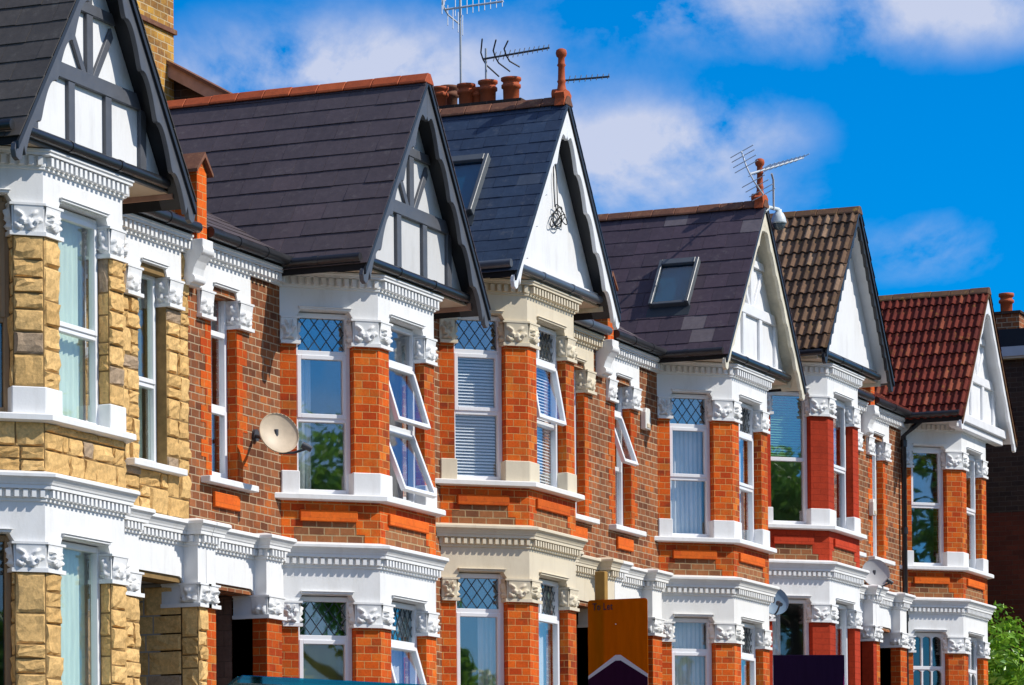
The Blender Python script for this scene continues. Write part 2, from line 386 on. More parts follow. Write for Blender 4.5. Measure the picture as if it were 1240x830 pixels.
def rock(mb, F, u0, u1, z0, z1, r, rows=(.12, .25), lens=(.18, .42), out=(.010, .030)):
    """pitched-face ashlar: every block a small craggy lump of its own"""
    z = z0
    while z < z1 - .01:
        h = r.uniform(*rows)
        if z1 - (z + h) < rows[0] * .6: h = z1 - z
        u = u0
        while u < u1 - .01:
            w = r.uniform(*lens)
            if u1 - (u + w) < lens[0] * .6: w = u1 - u
            split = [(z, z + h)]
            if h > .2 and r.random() < .3: m = z + h * r.uniform(.4, .6); split = [(z, m), (m, z + h)]
            for za, zb in split:
                g = .007; a0, a1, b0, b1 = u + g, u + w - g, za + g, zb - g
                n = 6; vs = []; base = r.uniform(*out); tx = r.uniform(-.02, .02); tz = r.uniform(-.02, .02)
                for j in range(n):
                    for i in range(n):
                        x = i / (n - 1); y = j / (n - 1)
                        ring = min(i, j, n - 1 - i, n - 1 - j)
                        d = 0 if ring == 0 else base * (.75 if ring == 1 else 1) + r.uniform(-.010, .011) + tx * (x - .5) + tz * (y - .5)
                        jx = 0 if ring == 0 else r.uniform(-.012, .012) * (2 if ring > 1 else 1)
                        ex = x if ring == 0 else (.055 + .89 * ((i - 1) / (n - 3)))
                        ey = y if ring == 0 else (.07 + .86 * ((j - 1) / (n - 3)))
                        vs.append(F.p(a0 + (a1 - a0) * ex + jx * (ring > 0), max(0.001, d), b0 + (b1 - b0) * ey + (jx * .6)))
                mb.add(vs, [(j * n + i, j * n + i + 1, (j + 1) * n + i + 1, (j + 1) * n + i) for j in range(n - 1) for i in range(n - 1)])
            u += w
        z += h

def slates(mb, F, u0, u1, v0, v1, row, wid, th, r, jit=.005, gap=.003):
    v = v0; k = 0
    while v < v1 - .005:
        u = u0 - (wid * .5 if k % 2 else 0)
        ve = min(v + row * 1.12, v1)
        while u < u1 - .005:
            a, b = max(u0, u) + gap * .5, min(u1, u + wid) - gap * .5
            if b - a > .01:
                e = r.uniform(0, jit); e2 = e + r.uniform(-jit, jit) * .5; dv = r.uniform(-1, 1) * jit
                t = .008
                vs = [F.p(a, th + e - t, v + dv), F.p(b, th + e2 - t, v + dv), F.p(b, .001, ve), F.p(a, .001, ve),
                      F.p(a, th + e, v + dv), F.p(b, th + e2, v + dv), F.p(b, .001 + t, ve), F.p(a, .001 + t, ve)]
                mb.add(vs, [(0, 3, 2, 1), (4, 5, 6, 7), (0, 1, 5, 4), (1, 2, 6, 5), (2, 3, 7, 6), (3, 0, 4, 7)])
            u += wid
        v += row; k += 1
def pantiles(mb, F, u0, u1, v0, v1, row, wid, th, r):
    v = v0; n = max(1, round((u1 - u0) / wid)); wd = (u1 - u0) / n; m = 7
    while v < v1 - .02:
        ve = min(v + row * 1.1, v1)
        for i in range(n):
            a = u0 + i * wd; e = r.uniform(0, .006); dv = r.uniform(-.005, .005); vs = []
            for j in range(m):
                x = j / (m - 1); hgt = .030 * max(0, math.sin(math.pi * min(1, x / .62))) ** .8 if x < .62 else 0.0
                vs.append(F.p(a + wd * x * 1.0, th + e + hgt - .018, v + dv))
            for j in range(m):
                x = j / (m - 1); hgt = .030 * max(0, math.sin(math.pi * min(1, x / .62))) ** .8 if x < .62 else 0.0
                vs.append(F.p(a + wd * x * 1.0, th + e + hgt, v + dv))
            for j in range(m):
                x = j / (m - 1); hgt = .030 * max(0, math.sin(math.pi * min(1, x / .62))) ** .8 if x < .62 else 0.0
                vs.append(F.p(a + wd * x * 1.0, .004 + hgt, ve))
            fs = [(j, j + 1, m + j + 1, m + j) for j in range(m - 1)] + [(m + j, m + j + 1, 2 * m + j + 1, 2 * m + j) for j in range(m - 1)]
            mb.add(vs, fs, False)
        v += row

def drape(F, u0, u1, z0, z1, d, amp, folds, r, n=48):
    mb = MB(); ph = [r.uniform(0, 6) for _ in range(3)]; vs = []; rows = 6
    for j in range(rows):
        z = z0 + (z1 - z0) * j / (rows - 1)
        for i in range(n):
            x = i / (n - 1); k = 1 - .25 * j / (rows - 1)
            w = amp * k * (math.sin(x * folds * 6.283 + ph[0]) + .4 * math.sin(x * folds * 2.3 * 6.283 + ph[1]))
            vs.append(F.p(u0 + (u1 - u0) * x + .3 * w, d + w, z))
    mb.add(vs, [(j * n + i, j * n + i + 1, (j + 1) * n + i + 1, (j + 1) * n + i) for j in range(rows - 1) for i in range(n - 1)], True)
    return mb

def lattice(mb, F, u0, u1, z0, z1, d, dw=.125, dh=.165, t=.0062):
    """diamond leading clipped to the pane"""
    k = dh / dw
    W = u1 - u0; H = z1 - z0
    for sgn in (1, -1):
        c = -H - k * W
        while c < H + k * W:
            pts = []
            # z = sgn*k*x + c  (x from 0..W)
            for x in (0, W):
                z = sgn * k * x + c
                if 0 <= z <= H: pts.append((x, z))
            for z in (0, H):
                x = (z - c) / (sgn * k)
                if 0 < x < W: pts.append((x, z))
            if len(pts) >= 2:
                (xa, za), (xb, zb) = pts[0], pts[1]; l = math.hypot(xb - xa, zb - za)
                if l > .02:
                    nx, nz = -(zb - za) / l * t / 2, (xb - xa) / l * t / 2
                    mb.ext([(u0 + xa - nx, z0 + za - nz), (u0 + xb - nx, z0 + zb - nz), (u0 + xb + nx, z0 + zb + nz), (u0 + xa + nx, z0 + za + nz)], F, d, d + .006 + (.002 if sgn > 0 else 0))
            c += dh

def window(parent, F, u0, u1, z0, z1, rows, d=-.10, frame='upvc', curtain=None, glass='glass', bar=.05):
    """rows from the top: (lower edge z, kind[, opening angle])"""
    r = random.Random(int((u0 * 7 + z0 * 13 + F.o.x * 3) * 1000) ^ len(rows))
    fr = MB()
    dd = d - .065
    fr.box(u0, u0 + bar, dd, d, z0, z1, F); fr.box(u1 - bar, u1, dd, d, z0, z1, F)
    fr.box(u0 + bar, u1 - bar, dd, d - .002, z1 - bar, z1, F); fr.box(u0 + bar, u1 - bar, dd, d + .003, z0, z0 + bar * 1.1, F)
    top = z1 - bar; cells = []
    for i, rw in enumerate(rows):
        lo = rw[0]; last = i == len(rows) - 1
        if not last: fr.box(u0 + bar, u1 - bar, dd, d - .002, lo - .026, lo + .026, F)
        cells.append((lo + (.026 if not last else bar * 1.1), top, rw)); top = lo - .026
    a0, a1 = u0 + bar, u1 - bar
    wob = fr.build('window', frame, parent, .004)
    for (lo, hi, rw) in cells:
        kind = rw[1]; cas = MB(); pane = MB(); ang = 0
        if kind in ('sash', 'open', 'hung'):
            b = .042
            G = F; aa0, aa1, l0, h0 = a0, a1, lo, hi
            if kind == 'open':
                ang = R(rw[2]); hinge = F.p(0, d, hi)
                v = (F.v * math.cos(ang) - F.n * math.sin(ang)); nn = (F.n * math.cos(ang) + F.v * math.sin(ang))
                # pane swings out at the foot: along -v direction it moves to +n
                G = Frame(hinge, F.u, nn, v); l0, h0 = lo - hi, 0
                dz = 0
            else: dz = d
            e = .012
            aa0 -= .012; aa1 += .012; l0 -= .012; h0 += .006
            cas.box(aa0, aa0 + b, dz - .04, dz + e, l0, h0, G); cas.box(aa1 - b, aa1, dz - .04, dz + e, l0, h0, G)
            cas.box(aa0 + b, aa1 - b, dz - .04, dz + e - .001, h0 - b, h0, G); cas.box(aa0 + b, aa1 - b, dz - .04, dz + e - .001, l0, l0 + b, G)
            cas.build('casement', frame, wob, .004)
            pane.box(aa0 + b, aa1 - b, dz - .022, dz - .017, l0 + b, h0 - b, G)
        else:
            pane.box(a0, a1, d - .045, d - .040, lo, hi, F)
        g = 'glass_lead' if kind == 'lattice' else glass
        pane.build('pane', g, wob)
        if kind == 'lattice':
            lm = MB(); lattice(lm, F, a0, a1, lo, hi, d - .040); lm.build('leading', 'lead', wob)
        if kind == 'mull':
            k = a0 + (a1 - a0) * .36; MB().box(k - .022, k + .022, dd, d - .003, lo, hi, F).build('mullion', frame, wob, .004)
            lm = MB(); lattice(lm, F, k + .022, a1, lo, hi, d - .040, .1, .15); lm.build('leading', 'lead', wob)
        if kind == 'arch':
            am = MB()
            for t in (.33, .66): x = a0 + (a1 - a0) * t; am.box(x - .014, x + .014, d - .055, d - .012, lo, hi, F)
            am.build('glazing_bar', frame, wob, .003)
            am = MB()
            for c0, c1 in ((a0, a0 + (a1 - a0) * .33), (a0 + (a1 - a0) * .33, a0 + (a1 - a0) * .66), (a0 + (a1 - a0) * .66, a1)):
                rr = (c1 - c0) / 2; cx = (c0 + c1) / 2; pts = [(c1, hi), (c0, hi)]
                pts += [(cx + rr * math.cos(t), hi - rr * .9 + rr * .85 * math.sin(t)) for t in [math.pi - math.pi * k / 10 for k in range(11)]]
                am.ext(pts, F, d - .053, d - .014)
            am.build('arched_head', frame, wob)
    if curtain:
        for c in curtain.split('+'):
            kind, _, mt = c.partition(':')
            di = d - .125
            if kind == 'net': drape(F, u0 + .03, u1 - .03, z0 + .02, z1 - .03, di - .02, .012, 9, r).build('curtain', mt or 'net', wob)
            if kind == 'left': drape(F, u0 + .0, u0 + (u1 - u0) * .42, z0 + .02, z1 - .03, di - .04, .02, 4, r).build('curtain', mt or 'net', wob)
            if kind == 'right': drape(F, u0 + (u1 - u0) * .62, u1, z0 + .02, z1 - .03, di - .04, .02, 4, r).build('curtain', mt or 'net', wob)
            if kind in ('blind', 'halfblind'):
                bm_ = MB(); z = z1 - .32 if kind == 'blind' else z1 - .06; zl = z0 + .06 if kind == 'blind' else rows[0][0] + .05
                while z > zl:
                    G = Frame(F.p(0, di + .04, z), F.u, F.n * math.cos(.7) - F.v * math.sin(.7), F.v * math.cos(.7) + F.n * math.sin(.7))
                    bm_.box(u0 + .05, u1 - .05, -.016, .016, -.0015, .0015, G); z -= .034
                bm_.build('blind', mt or 'blind', wob)
            if kind == 'roller':
                MB().box(u0 + .04, u1 - .04, di, di + .006, z0 + .1, z1 - .04, F).build('blind', mt, wob)
    return wob

CORN_LO = [(0, 2.945), (.018, 2.95), (.018, 2.972), (.028, 2.978), (.028, 3.042), (.075, 3.048), (.075, 3.078), (.083, 3.082), (.088, 3.098), (.108, 3.128), (.128, 3.142), (.128, 3.166), (.115, 3.176), (0, 3.20)]
CORN_UP = [(0, 5.675), (.018, 5.68), (.018, 5.698), (.024, 5.703), (.024, 5.782), (.085, 5.786), (.085, 5.806), (.098, 5.816), (.098, 5.834), (0, 5.842)]
def dentils(mb, F, a0, a1, z0, z1, d0, d1, pitch=.082, duty=.52):
    n = max(1, round((a1 - a0) / pitch)); p = (a1 - a0) / n
    for i in range(n):
        c = a0 + (i + .5) * p; mb.box(c - p * duty / 2, c + p * duty / 2, d0, d1, z0, z1, F)
def frieze_face(mb, F, a0, a1, z0, z1, w0, w1, d0=-.2, d1=0, rise=.065):
    mb.ext([(a0, z0), (w0 + .0, z0), (w0 + .01, z0 + .012), (w0 + .045, z0 + rise), (w1 - .045, z0 + rise), (w1 - .01, z0 + .012), (w1, z0), (a1, z0), (a1, z1), (a0, z1)], F, d0, d1)
def hood(mb, F, w0, w1, z):
    mb.box(w0 + .03, w1 - .03, 0, .022, z + .004, z + .024, F); mb.box(w0 + .02, w1 - .02, 0, .034, z + .024, z + .036, F)

# ------------------------------------------------------------------ one house
def house(S, ZH, sp):
    """S: x of the bay axis, ZH: level of the house, sp: its look"""
    OFF[0] = Vector((0, 0, GZ))
    r = random.Random(sp['seed'])
    root = empty('terraced_house', (S, 0, ZH + GZ), sp['label'], 'house', 'bay fronted terraced houses')
    dm = sp['door']                      # +1: front door left of the bay, -1: right of it
    xl, xr = sp['xl'] - S + .002, sp['xr'] - S - .002
    pd = xl if dm > 0 else xr            # party wall on the door side
    X = lambda x: x * dm
    body = sp['body']; tr = sp['trim']; trl = sp.get('trim_lo', tr)
    stone = body == 'stone'
    pier_mat = 'stone_bed' if stone else sp['pier']
    # --- structural shell and the street wall, built round its openings (door side given for a left-hand door)
    w = MB(); xd = abs(pd); nb = HW + P     # wall runs from nb (bay) to xd (party)
    wx0, wx1 = 2.41, 2.97                   # narrow window
    px0, px1 = 2.10, 3.25                   # porch
    def wb(a, b, z0, z1): w.box(X(-a), X(-b), -.0, .22, z0, z1)
    wb(nb - .3, wx0, 3.2, 5.82); wb(wx1, xd, 3.2, 5.82); wb(wx0, wx1, 3.2, 3.62); wb(wx0, wx1, 5.40, 5.82)
    wb(nb - .3, px0, GZ - .9, 2.62); wb(px1, xd, GZ - .9, 2.62); wb(nb - .3, xd, 2.62, 3.2)
    other = xr if dm > 0 else -xl
    w.box(X(nb - .3), X(other), 0, .22, GZ - .9, 5.82)
    w.box(-nb + .3, nb - .3, .0, .22, 5.45, 5.82)
    w.build('wall', 'stone_bed' if stone else 'brick_stock', root)
    sh = MB()
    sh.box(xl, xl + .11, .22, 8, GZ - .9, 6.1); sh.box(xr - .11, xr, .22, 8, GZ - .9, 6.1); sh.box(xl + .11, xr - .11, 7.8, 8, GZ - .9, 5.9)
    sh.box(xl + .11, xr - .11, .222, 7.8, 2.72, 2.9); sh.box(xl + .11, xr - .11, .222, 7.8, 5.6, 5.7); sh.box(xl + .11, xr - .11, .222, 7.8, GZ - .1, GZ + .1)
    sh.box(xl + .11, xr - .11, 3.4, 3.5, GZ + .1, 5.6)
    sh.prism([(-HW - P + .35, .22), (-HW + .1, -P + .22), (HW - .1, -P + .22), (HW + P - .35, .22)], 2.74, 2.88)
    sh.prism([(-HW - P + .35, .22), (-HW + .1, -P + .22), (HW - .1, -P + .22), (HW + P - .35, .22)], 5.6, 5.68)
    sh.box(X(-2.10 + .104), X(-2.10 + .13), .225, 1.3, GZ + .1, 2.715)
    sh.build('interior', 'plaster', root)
    if stone:
        st = MB(); rr = random.Random(5)
        rock(st, FW, *sorted((X(-nb), X(-wx0))), 3.2, 5.12, rr); rock(st, FW, *sorted((X(-nb), X(-2.14))), 5.12, 5.68, rr); rock(st, FW, *sorted((X(-wx1), X(-xd))), 3.2, 5.12, rr); rock(st, FW, *sorted((X(-3.26), X(-xd))), 5.12, 5.68, rr); rock(st, FW, *sorted((X(-wx0), X(-wx1))), 3.2, 3.6, rr)
        G = Frame((X(-px1), 0, 0), (0, 1, 0), (-dm * -1 if False else (dm), 0, 0))
        st.build('stone_facing', 'stone', root)
    # orange dressings round the narrow window and at the bay
    if not stone:
        for side in (0, 1):
            dr = MB()
            for k in range(22):                  # toothed quoins
                z = 3.68 + k * .08; e = .12 if k % 4 < 2 else .22
                if z > 5.36: break
                if side == 0: dr.box(X(-wx0), X(-wx0 + e), -.004, .0, z, z + .08)
                else: dr.box(X(-wx1), X(-wx1 - e), -.004, .0, z, z + .08)
            if side == 0: dr.box(X(-wx0) - dm * .003, X(-wx0), -.003, .2, 3.66, 5.4)
            else: dr.box(X(-wx1) + dm * .003, X(-wx1), -.003, .2, 3.66, 5.4)
            dr.build('brick_dressing', sp.get('dress', 'brick_orange'), root)
        pn = MB(); pn.box(X(-2.42), X(-2.96), -.035, 0, 3.39, 3.53); pn.build('brick_panel', 'brick_plain', root, .006)
    # --- bay, two storeys
    Z = dict(up=dict(base=3.665, pl=3.89, pt=5.13, ct=5.40, ft=5.74), lo=dict(base=.45, pl=.68, pt=2.37, ct=2.62, ft=2.95))
    for lev in ('lo', 'up'):
        z = Z[lev]; t = trl if lev == 'lo' else tr
        shaft, p1, p2, p3 = pier_polys(0), pier_polys(.022), pier_polys(.010), pier_polys(.035)
        for i in range(4):
            pm = MB(); pm.prism(shaft[i], z['pl'], z['pt']); po = pm.build('pier', pier_mat, root)
            if stone:
                st = MB(); rr = random.Random(30 + i + (7 if lev == 'up' else 0))
                for (F, a, b) in PIER_FACES[i]: rock(st, F, a, b, z['pl'], z['pt'], rr, (.13, .34), (.3, .4))
                # reveals
                for (F, a, b) in PIER_FACES[i]:
                    for (W, wa, wb_) in WIN_SPANS:
                        if W is F:
                            if abs(b - wa) < .02: rock(st, Frame(F.p(wa, 0, 0), -F.n, F.u), 0, .1, z['pl'], z['pt'], rr, (.16, .3), (.1, .11), (.004, .01))
                            if abs(a - wb_) < .02: rock(st, Frame(F.p(wb_, 0, 0), -F.n, -F.u), 0, .1, z['pl'], z['pt'], rr, (.16, .3), (.1, .11), (.004, .01))
                st.build('stone_facing', 'stone', po)
            MB().prism(p1[i], z['base'] - .002, z['pl']).build('plinth', t, po, .008)
            cp = MB(); cp.prism(p2[i], z['pt'] + .03, z['ct'] - .02); cp.prism(p3[i], z['pt'] - .002, z['pt'] + .032); cp.prism(p3[i], z['ct'] - .022, z['ct'] - .002)
            for j, (F, a, b) in enumerate(PIER_FACES[i]): relief(cp, F, a + .006, b - .006, z['pt'] + .034, z['ct'] - .024, 17 + i * 3 + j)
            # carved returns inside the reveal
            for (W, wa, wb_) in WIN_SPANS:
                for (F, a, b) in PIER_FACES[i]:
                    if W is F and abs(b - wa) < .02: relief(cp, Frame(F.p(wa, 0, 0), -F.n, F.u), .0, .1, z['pt'] + .034, z['ct'] - .024, 40, .012, 8, 12)
                    if W is F and abs(a - wb_) < .02: relief(cp, Frame(F.p(wb_, 0, 0), -F.n, -F.u), .0, .1, z['pt'] + .034, z['ct'] - .024, 40, .012, 8, 12)
            cp.build('capital', t, po)
        fz = MB()
        for (F, w0, w1), LL in zip(WIN_SPANS, (LC, 2 * HW, LC)): frieze_face(fz, F, 0, LL, z['ct'], z['ft'], w0, w1)
        fo = fz.build('frieze', t, root)
        for (F, w0, w1) in WIN_SPANS:
            hm = MB(); hood(hm, F, w0, w1, z['ct'] + .065); hm.build('hood_mould', t, fo, .004)
        cn = MB(); cn.sweep(CORN_LO if lev == 'lo' else CORN_UP, bay_ring)
        for F, LL in ((FL, LC), (FF, 2 * HW), (FR, LC)):
            if lev == 'lo': dentils(cn, F, .0, LL, 2.980, 3.040, .02, .066, .075)
            else: dentils(cn, F, .0, LL, 5.706, 5.778, .015, .072, .082)
        cn.build('cornice', t, root)
    ap = MB(); k = bay_ring(0)
    ap.sweep([(-.0, 3.19), (0, 3.61)], lambda o: [(-nb, .02)] + BAY + [(nb, .02)])
    ao = ap.build('apron', 'stone_bed' if stone else sp.get('apron', 'brick_apron'), root)
    if stone:
        st = MB(); rr = random.Random(77)
        for F, LL in ((FL, LC), (FF, 2 * HW), (FR, LC)): rock(st, F, 0, LL, 3.19, 3.605, rr, (.09, .24), (.1, .42))
        st.build('stone_facing', 'stone', ao)
    else:
        st = MB(); pn = MB()
        for F, LL in ((FL, LC), (FF, 2 * HW), (FR, LC)):
            st.box(.0, .13, -.01, .004, 3.19, 3.605, F); st.box(LL - .16, LL, -.01, .004, 3.19, 3.605, F); st.box(.13, LL - .16, -.01, .004, 3.44, 3.605, F)
            st.box(.13, .22, -.01, .004, 3.34, 3.44, F); st.box(LL - .25, LL - .16, -.01, .004, 3.28, 3.44, F)
            pn.box(.19, LL - .24, .0, .034, 3.40, 3.51, F)
        st.build('pilaster_strip', sp['pier'], ao); pn.build('brick_panel', sp.get('panel', 'brick_plain'), ao, .006)
    si = MB(); si.sweep([(0, 3.598), (.085, 3.604), (.10, 3.61), (.10, 3.652), (.09, 3.662), (-.2, 3.668)], bay_ring); si.build('sill', tr if tr != 'cream' else 'offwhite', root)
    # lower bay wall under the windows
    lb = MB(); lb.sweep([(0, GZ - .9), (0, .42)], lambda o: [(-nb, .02)] + BAY + [(nb, .02)]); lb.build('lower_apron', 'stone_bed' if stone else 'brick_stock', root)
    si = MB(); si.sweep([(0, .38), (.1, .385), (.1, .445), (-.2, .452)], bay_ring); si.build('sill', tr, root)
    # --- windows
    for spec, (F, w0, w1) in zip(sp['up'], WIN_SPANS):
        window(root, F, w0 + .002, w1 - .002, 3.67, 5.455, **spec)
    for spec, (F, w0, w1) in zip(sp['lo'], WIN_SPANS):
        window(root, F, w0 + .002, w1 - .002, .455, 2.675, **spec)
    a, b = sorted((X(-wx0), X(-wx1)))
    window(root, FW, a + .002, b - .002, 3.66, 5.455, **sp['narrow'])
    MB().box(X(-2.14), X(-3.20), -.10, .1, 3.595, 3.655).build('sill', tr if tr != 'cream' else 'offwhite', root, .006)
    # narrow window lintel and capitals
    nf = MB(); a, b = sorted((X(-2.13), X(-3.25))); wa, wbb = sorted((X(-wx0), X(-wx1)))
    frieze_face(nf, FW, a, b, 5.40, 5.742, wa, wbb, -.1, .02); nfo = nf.build('frieze', tr, root)
    hm = MB(); hood(hm, Frame((0, -.02, 0), (1, 0, 0), (0, -1, 0)), wa, wbb, 5.465); hm.build('hood_mould', tr, nfo, .004)
    for (c0, c1, sd) in ((a, wa, 1), (wbb, b, -1)):
        cp = MB(); z0, z1 = 5.13, 5.40
        cp.box(c0, c1, -.1, .03, z0 + .03, z1 - .02, FW)
        ex0, ex1 = (c0 - .012, c1 + .02) if sd > 0 else (c0 - .02, c1 + .012)
        cp.box(ex0, ex1, -.1, .055, z0, z0 + .032, FW); cp.box(ex0, ex1, -.1, .055, z1 - .022, z1 - .002, FW)
        relief(cp, FW, c0 + .005, c1 - .005, z0 + .034, z1 - .024, 23, .032)
        if sd < 0: relief(cp, Frame(FW.p(c0, 0, 0), (0, 1, 0), (-1, 0, 0)), -.03, .1, z0 + .034, z1 - .024, 41, .004, 8, 12)
        cp.build('capital', tr, root)
    # cornice over the wall at eaves and over the porch at first floor
    cn = MB(); a, b = sorted((X(-nb - .03), X(-xd)))
    cn.sweep(CORN_UP, lambda o: [(a, -.02 - o), (b, -.02 - o)]); dentils(cn, Frame((0, -.02, 0), (1, 0, 0), (0, -1, 0)), a, b, 5.706, 5.778, .015, .072, .085)
    cn.build('cornice', tr, root)
    # porch: two projecting pilaster heads and the frieze between them
    mp0, mp1 = px1, xd; rp0, rp1 = 1.76, px0
    path = [(-mp1, -.17), (-mp0, -.17), (-mp0, -.02), (-rp1, -.02), (-rp1, -.15), (-rp0, -.15), (-rp0, -.02), (-nb - .05, -.02)]
    if dm < 0: path = [(-x, y) for x, y in path][::-1]
    cn = MB(); cn.sweep([(o * .9, zz + .012) for o, zz in CORN_LO], lambda o: offset_path(path, o))
    for (pa, pb) in zip(path[:-1], path[1:]):
        v = Vector((pb[0] - pa[0], pb[1] - pa[1], 0)); l = v.length; v.normalize()
        if l > .1: dentils(cn, Frame((pa[0], pa[1], 0), v, (v.y, -v.x, 0)), .0, l, 2.993, 3.05, .02, .06, .075)
    cn.build('cornice', trl, root)
    fz = MB(); a, b = sorted((X(-px0), X(-px1)))
    fz.ext([(a, 2.62), (a + .03, 2.66), (a + .08, 2.675), (b - .08, 2.675), (b - .03, 2.66), (b, 2.62), (b, 2.965), (a, 2.965)], FW, -.2, .02)
    c, d_ = sorted((X(-px0), X(-nb))); fz.box(c, d_, -.2, .018, 2.62, 2.964, FW)
    fo = fz.build('porch_frieze', trl, root)
    for (m0, m1, dep, nm) in ((mp0, mp1, .17, 0), (rp0, rp1, .15, 1)):
        a, b = sorted((X(-m0), X(-m1))); pm = MB(); pm.box(a, b, -.2, dep, 2.62, 2.968, FW)
        po = pm.build('pilaster', trl, root)
        sh_ = MB(); sh_.box(a, b, -.2, dep, GZ - .5, 2.40, FW); so = sh_.build('pilaster_shaft', pier_mat if not (stone) else 'stone_bed', po)
        if stone:
            st = MB(); rr = random.Random(9 + nm); rock(st, Frame((0, -dep, 0), (1, 0, 0), (0, -1, 0)), a, b, .2, 2.40, rr, (.16, .3), (.2, .3))
            rock(st, Frame((a, -dep, 0), (0, 1, 0), (-1, 0, 0)), 0, dep, .2, 2.4, rr, (.16, .3), (.15, .2), (.006, .014)); st.build('stone_facing', 'stone', po)
        cp = MB(); cp.box(a - .01, b + .01, -.2, dep + .012, 2.43, 2.60, FW); cp.box(a - .035, b + .035, -.2, dep + .04, 2.395, 2.43, FW); cp.box(a - .03, b + .03, -.2, dep + .04, 2.60, 2.618, FW)
        relief(cp, FW, a, b, 2.432, 2.598, 51 + nm, dep + .016)
        relief(cp, Frame((a, 0, 0), (0, 1, 0), (-1, 0, 0)), -dep, .0, 2.432, 2.598, 61 + nm, .014, 10, 12)
        cp.build('capital', trl, po)
    # recessed porch with the front door
    pc = MB(); a, b = sorted((X(-px0), X(-px1)))
    pc.box(a - .1, a, .0, 1.15, GZ, 2.62); pc.box(b, b + .1, .0, 1.15, GZ, 2.62); pc.box(a, b, 1.1, 1.2, GZ, 2.62); pc.box(a, b, .2, 1.1, 2.63, 2.7)
    pc.build('porch_lining', sp.get('porch', 'porch_tile'), root)
    if dm > 0: MB().box(b - .004, b, .55, 1.06, GZ, 2.6).build('porch_panel', 'creamtimber', root)
    if stone:
        st = MB(); rock(st, Frame((X(-px0) if dm < 0 else X(-px0), 0, 0), (0, 1, 0), (-1, 0, 0)) if dm > 0 else Frame((b, 0, 0), (0, 1, 0), (-1, 0, 0)), .0, .6, .2, 2.6, random.Random(3), (.14, .22), (.25, .4), (.004, .012)); st.build('stone_facing', 'stone', root)
    dr = MB(); dr.box(a + .13, b - .13, 1.05, 1.098, GZ, 2.1); do = dr.build('front_door', sp.get('doorm', 'doorpaint'), root, .005)
    MB().box(a + .05, a + .13, 1.0, 1.098, GZ, 2.6).box(b - .13, b - .05, 1.0, 1.098, GZ, 2.6).box(a + .13, b - .13, 1.0, 1.098, 2.1, 2.18).build('door_frame', 'whitetimber', do, .005)
    MB().lathe([(0, .06), (.03, .05), (.03, .02), (.012, 0)], (b - .22, 1.05, 1.0), 12, (0, -1, 0)).build('handle', 'alu', do)
    # --- roof
    gs = sp.get('gs', 0); gx = sp.get('gx', 0); ZR = 7.93 + gs; gw = 1.54; sl = (7.93 - 5.865) / gw; th = math.atan(sl)
    GF = P + .246; yb = 3.9
    sv = gw / math.cos(th)
    dk = MB()
    for sg in (-1, 1):
        dk.add([], [])
        poly = [(gx, ZR), (gx + sg * (gw + .03), ZR - sl * (gw + .03)), (gx + sg * (gw + .03), ZR - sl * (gw + .03) - .07), (gx, ZR - .1)]
        dk.ext(poly, FW, -yb, GF + .012)
    dko = dk.build('gable_roof', 'roof_deck', root)
    sm = MB(); rm = sp['roof']; cs, sn = math.cos(th), math.sin(th)
    LS = Frame((gx - gw - .03, 0, ZR - sl * (gw + .03)), (0, -1, 0), (-sn, 0, cs), (cs, 0, sn))
    RS = Frame((gx + gw + .03, 0, ZR - sl * (gw + .03)), (0, 1, 0), (sn, 0, cs), (-cs, 0, sn))
    sv = (gw + .03) / cs
    fn = sp['rooffn']; args = sp['roofargs']
    fn(sm, LS, -yb, GF + .03, -.03, sv - .02, *args, r); fn(sm, RS, -GF - .03, yb, -.03, sv - .02, *args, r)
    sm.build('roof_covering', rm, dko)
    # ridge tiles
    rt = MB(); y = -GF - .03
    while y < yb:
        l = .30; e = r.uniform(-.004, .004)
        rp = [(gx - .115, ZR - .085 + e), (gx - .105, ZR - .06 + e), (gx - .03, ZR + .022 + e), (gx + .03, ZR + .022 + e), (gx + .105, ZR - .06 + e), (gx + .115, ZR - .085 + e)]
        rt.ext(rp, FW, -(y + l - .006), -y); y += l
    rt.build('ridge_tile', sp['ridge'], dko, .006)
    # main roof behind
    m30 = math.atan(.573); LM = Frame((xl, -.13, 6.0 - .573 * .13), (1, 0, 0), (0, -math.sin(m30), math.cos(m30)), (0, math.cos(m30), math.sin(m30)))
    yr = 4.5; zr = 6.0 + .573 * yr; mk = MB()
    mk.ext([(-.12, 5.905), (.0, 6.0 - .02), (yr, zr - .02), (yr + 4, zr - 2.4), (yr + 4, zr - 2.5), (yr, zr - .14), (0, 5.86), (-.12, 5.86)], Frame((0, 0, 0), (0, 1, 0), (1, 0, 0)), xl, xr)
    mko = mk.build('main_roof', 'roof_deck', root)
    sm = MB(); sml = (yr + .13) / math.cos(m30); cut = -xl - 1.3
    fn(sm, LM, 0 if dm > 0 else xr - xl - (abs(pd) - 1.2), (abs(pd) - 1.2) if dm > 0 else xr - xl, -.02, sml * .8, *args, r)
    sm.build('roof_covering', sp.get('mainroof', rm), mko)
    rt = MB(); rt.tube([(xl, yr, zr + .02), (xr, yr, zr + .02)], .1, 8); rt.build('ridge_tile', sp['ridge'], mko)
    # gable wall with its framing
    gwall = MB(); gy = P + .04; zb = 5.86; hb = (ZR - .12 - zb) / sl
    gwall.ext([(gx - hb, zb), (gx + hb, zb), (gx, ZR - .12)], FW, P - .1, gy)
    go = gwall.build('gable_wall', sp.get('gablemat', 'render'), root)
    tb = MB(); e0 = gy; e1 = gy + .035; wx = lambda z: (ZR - .16 - z) / sl
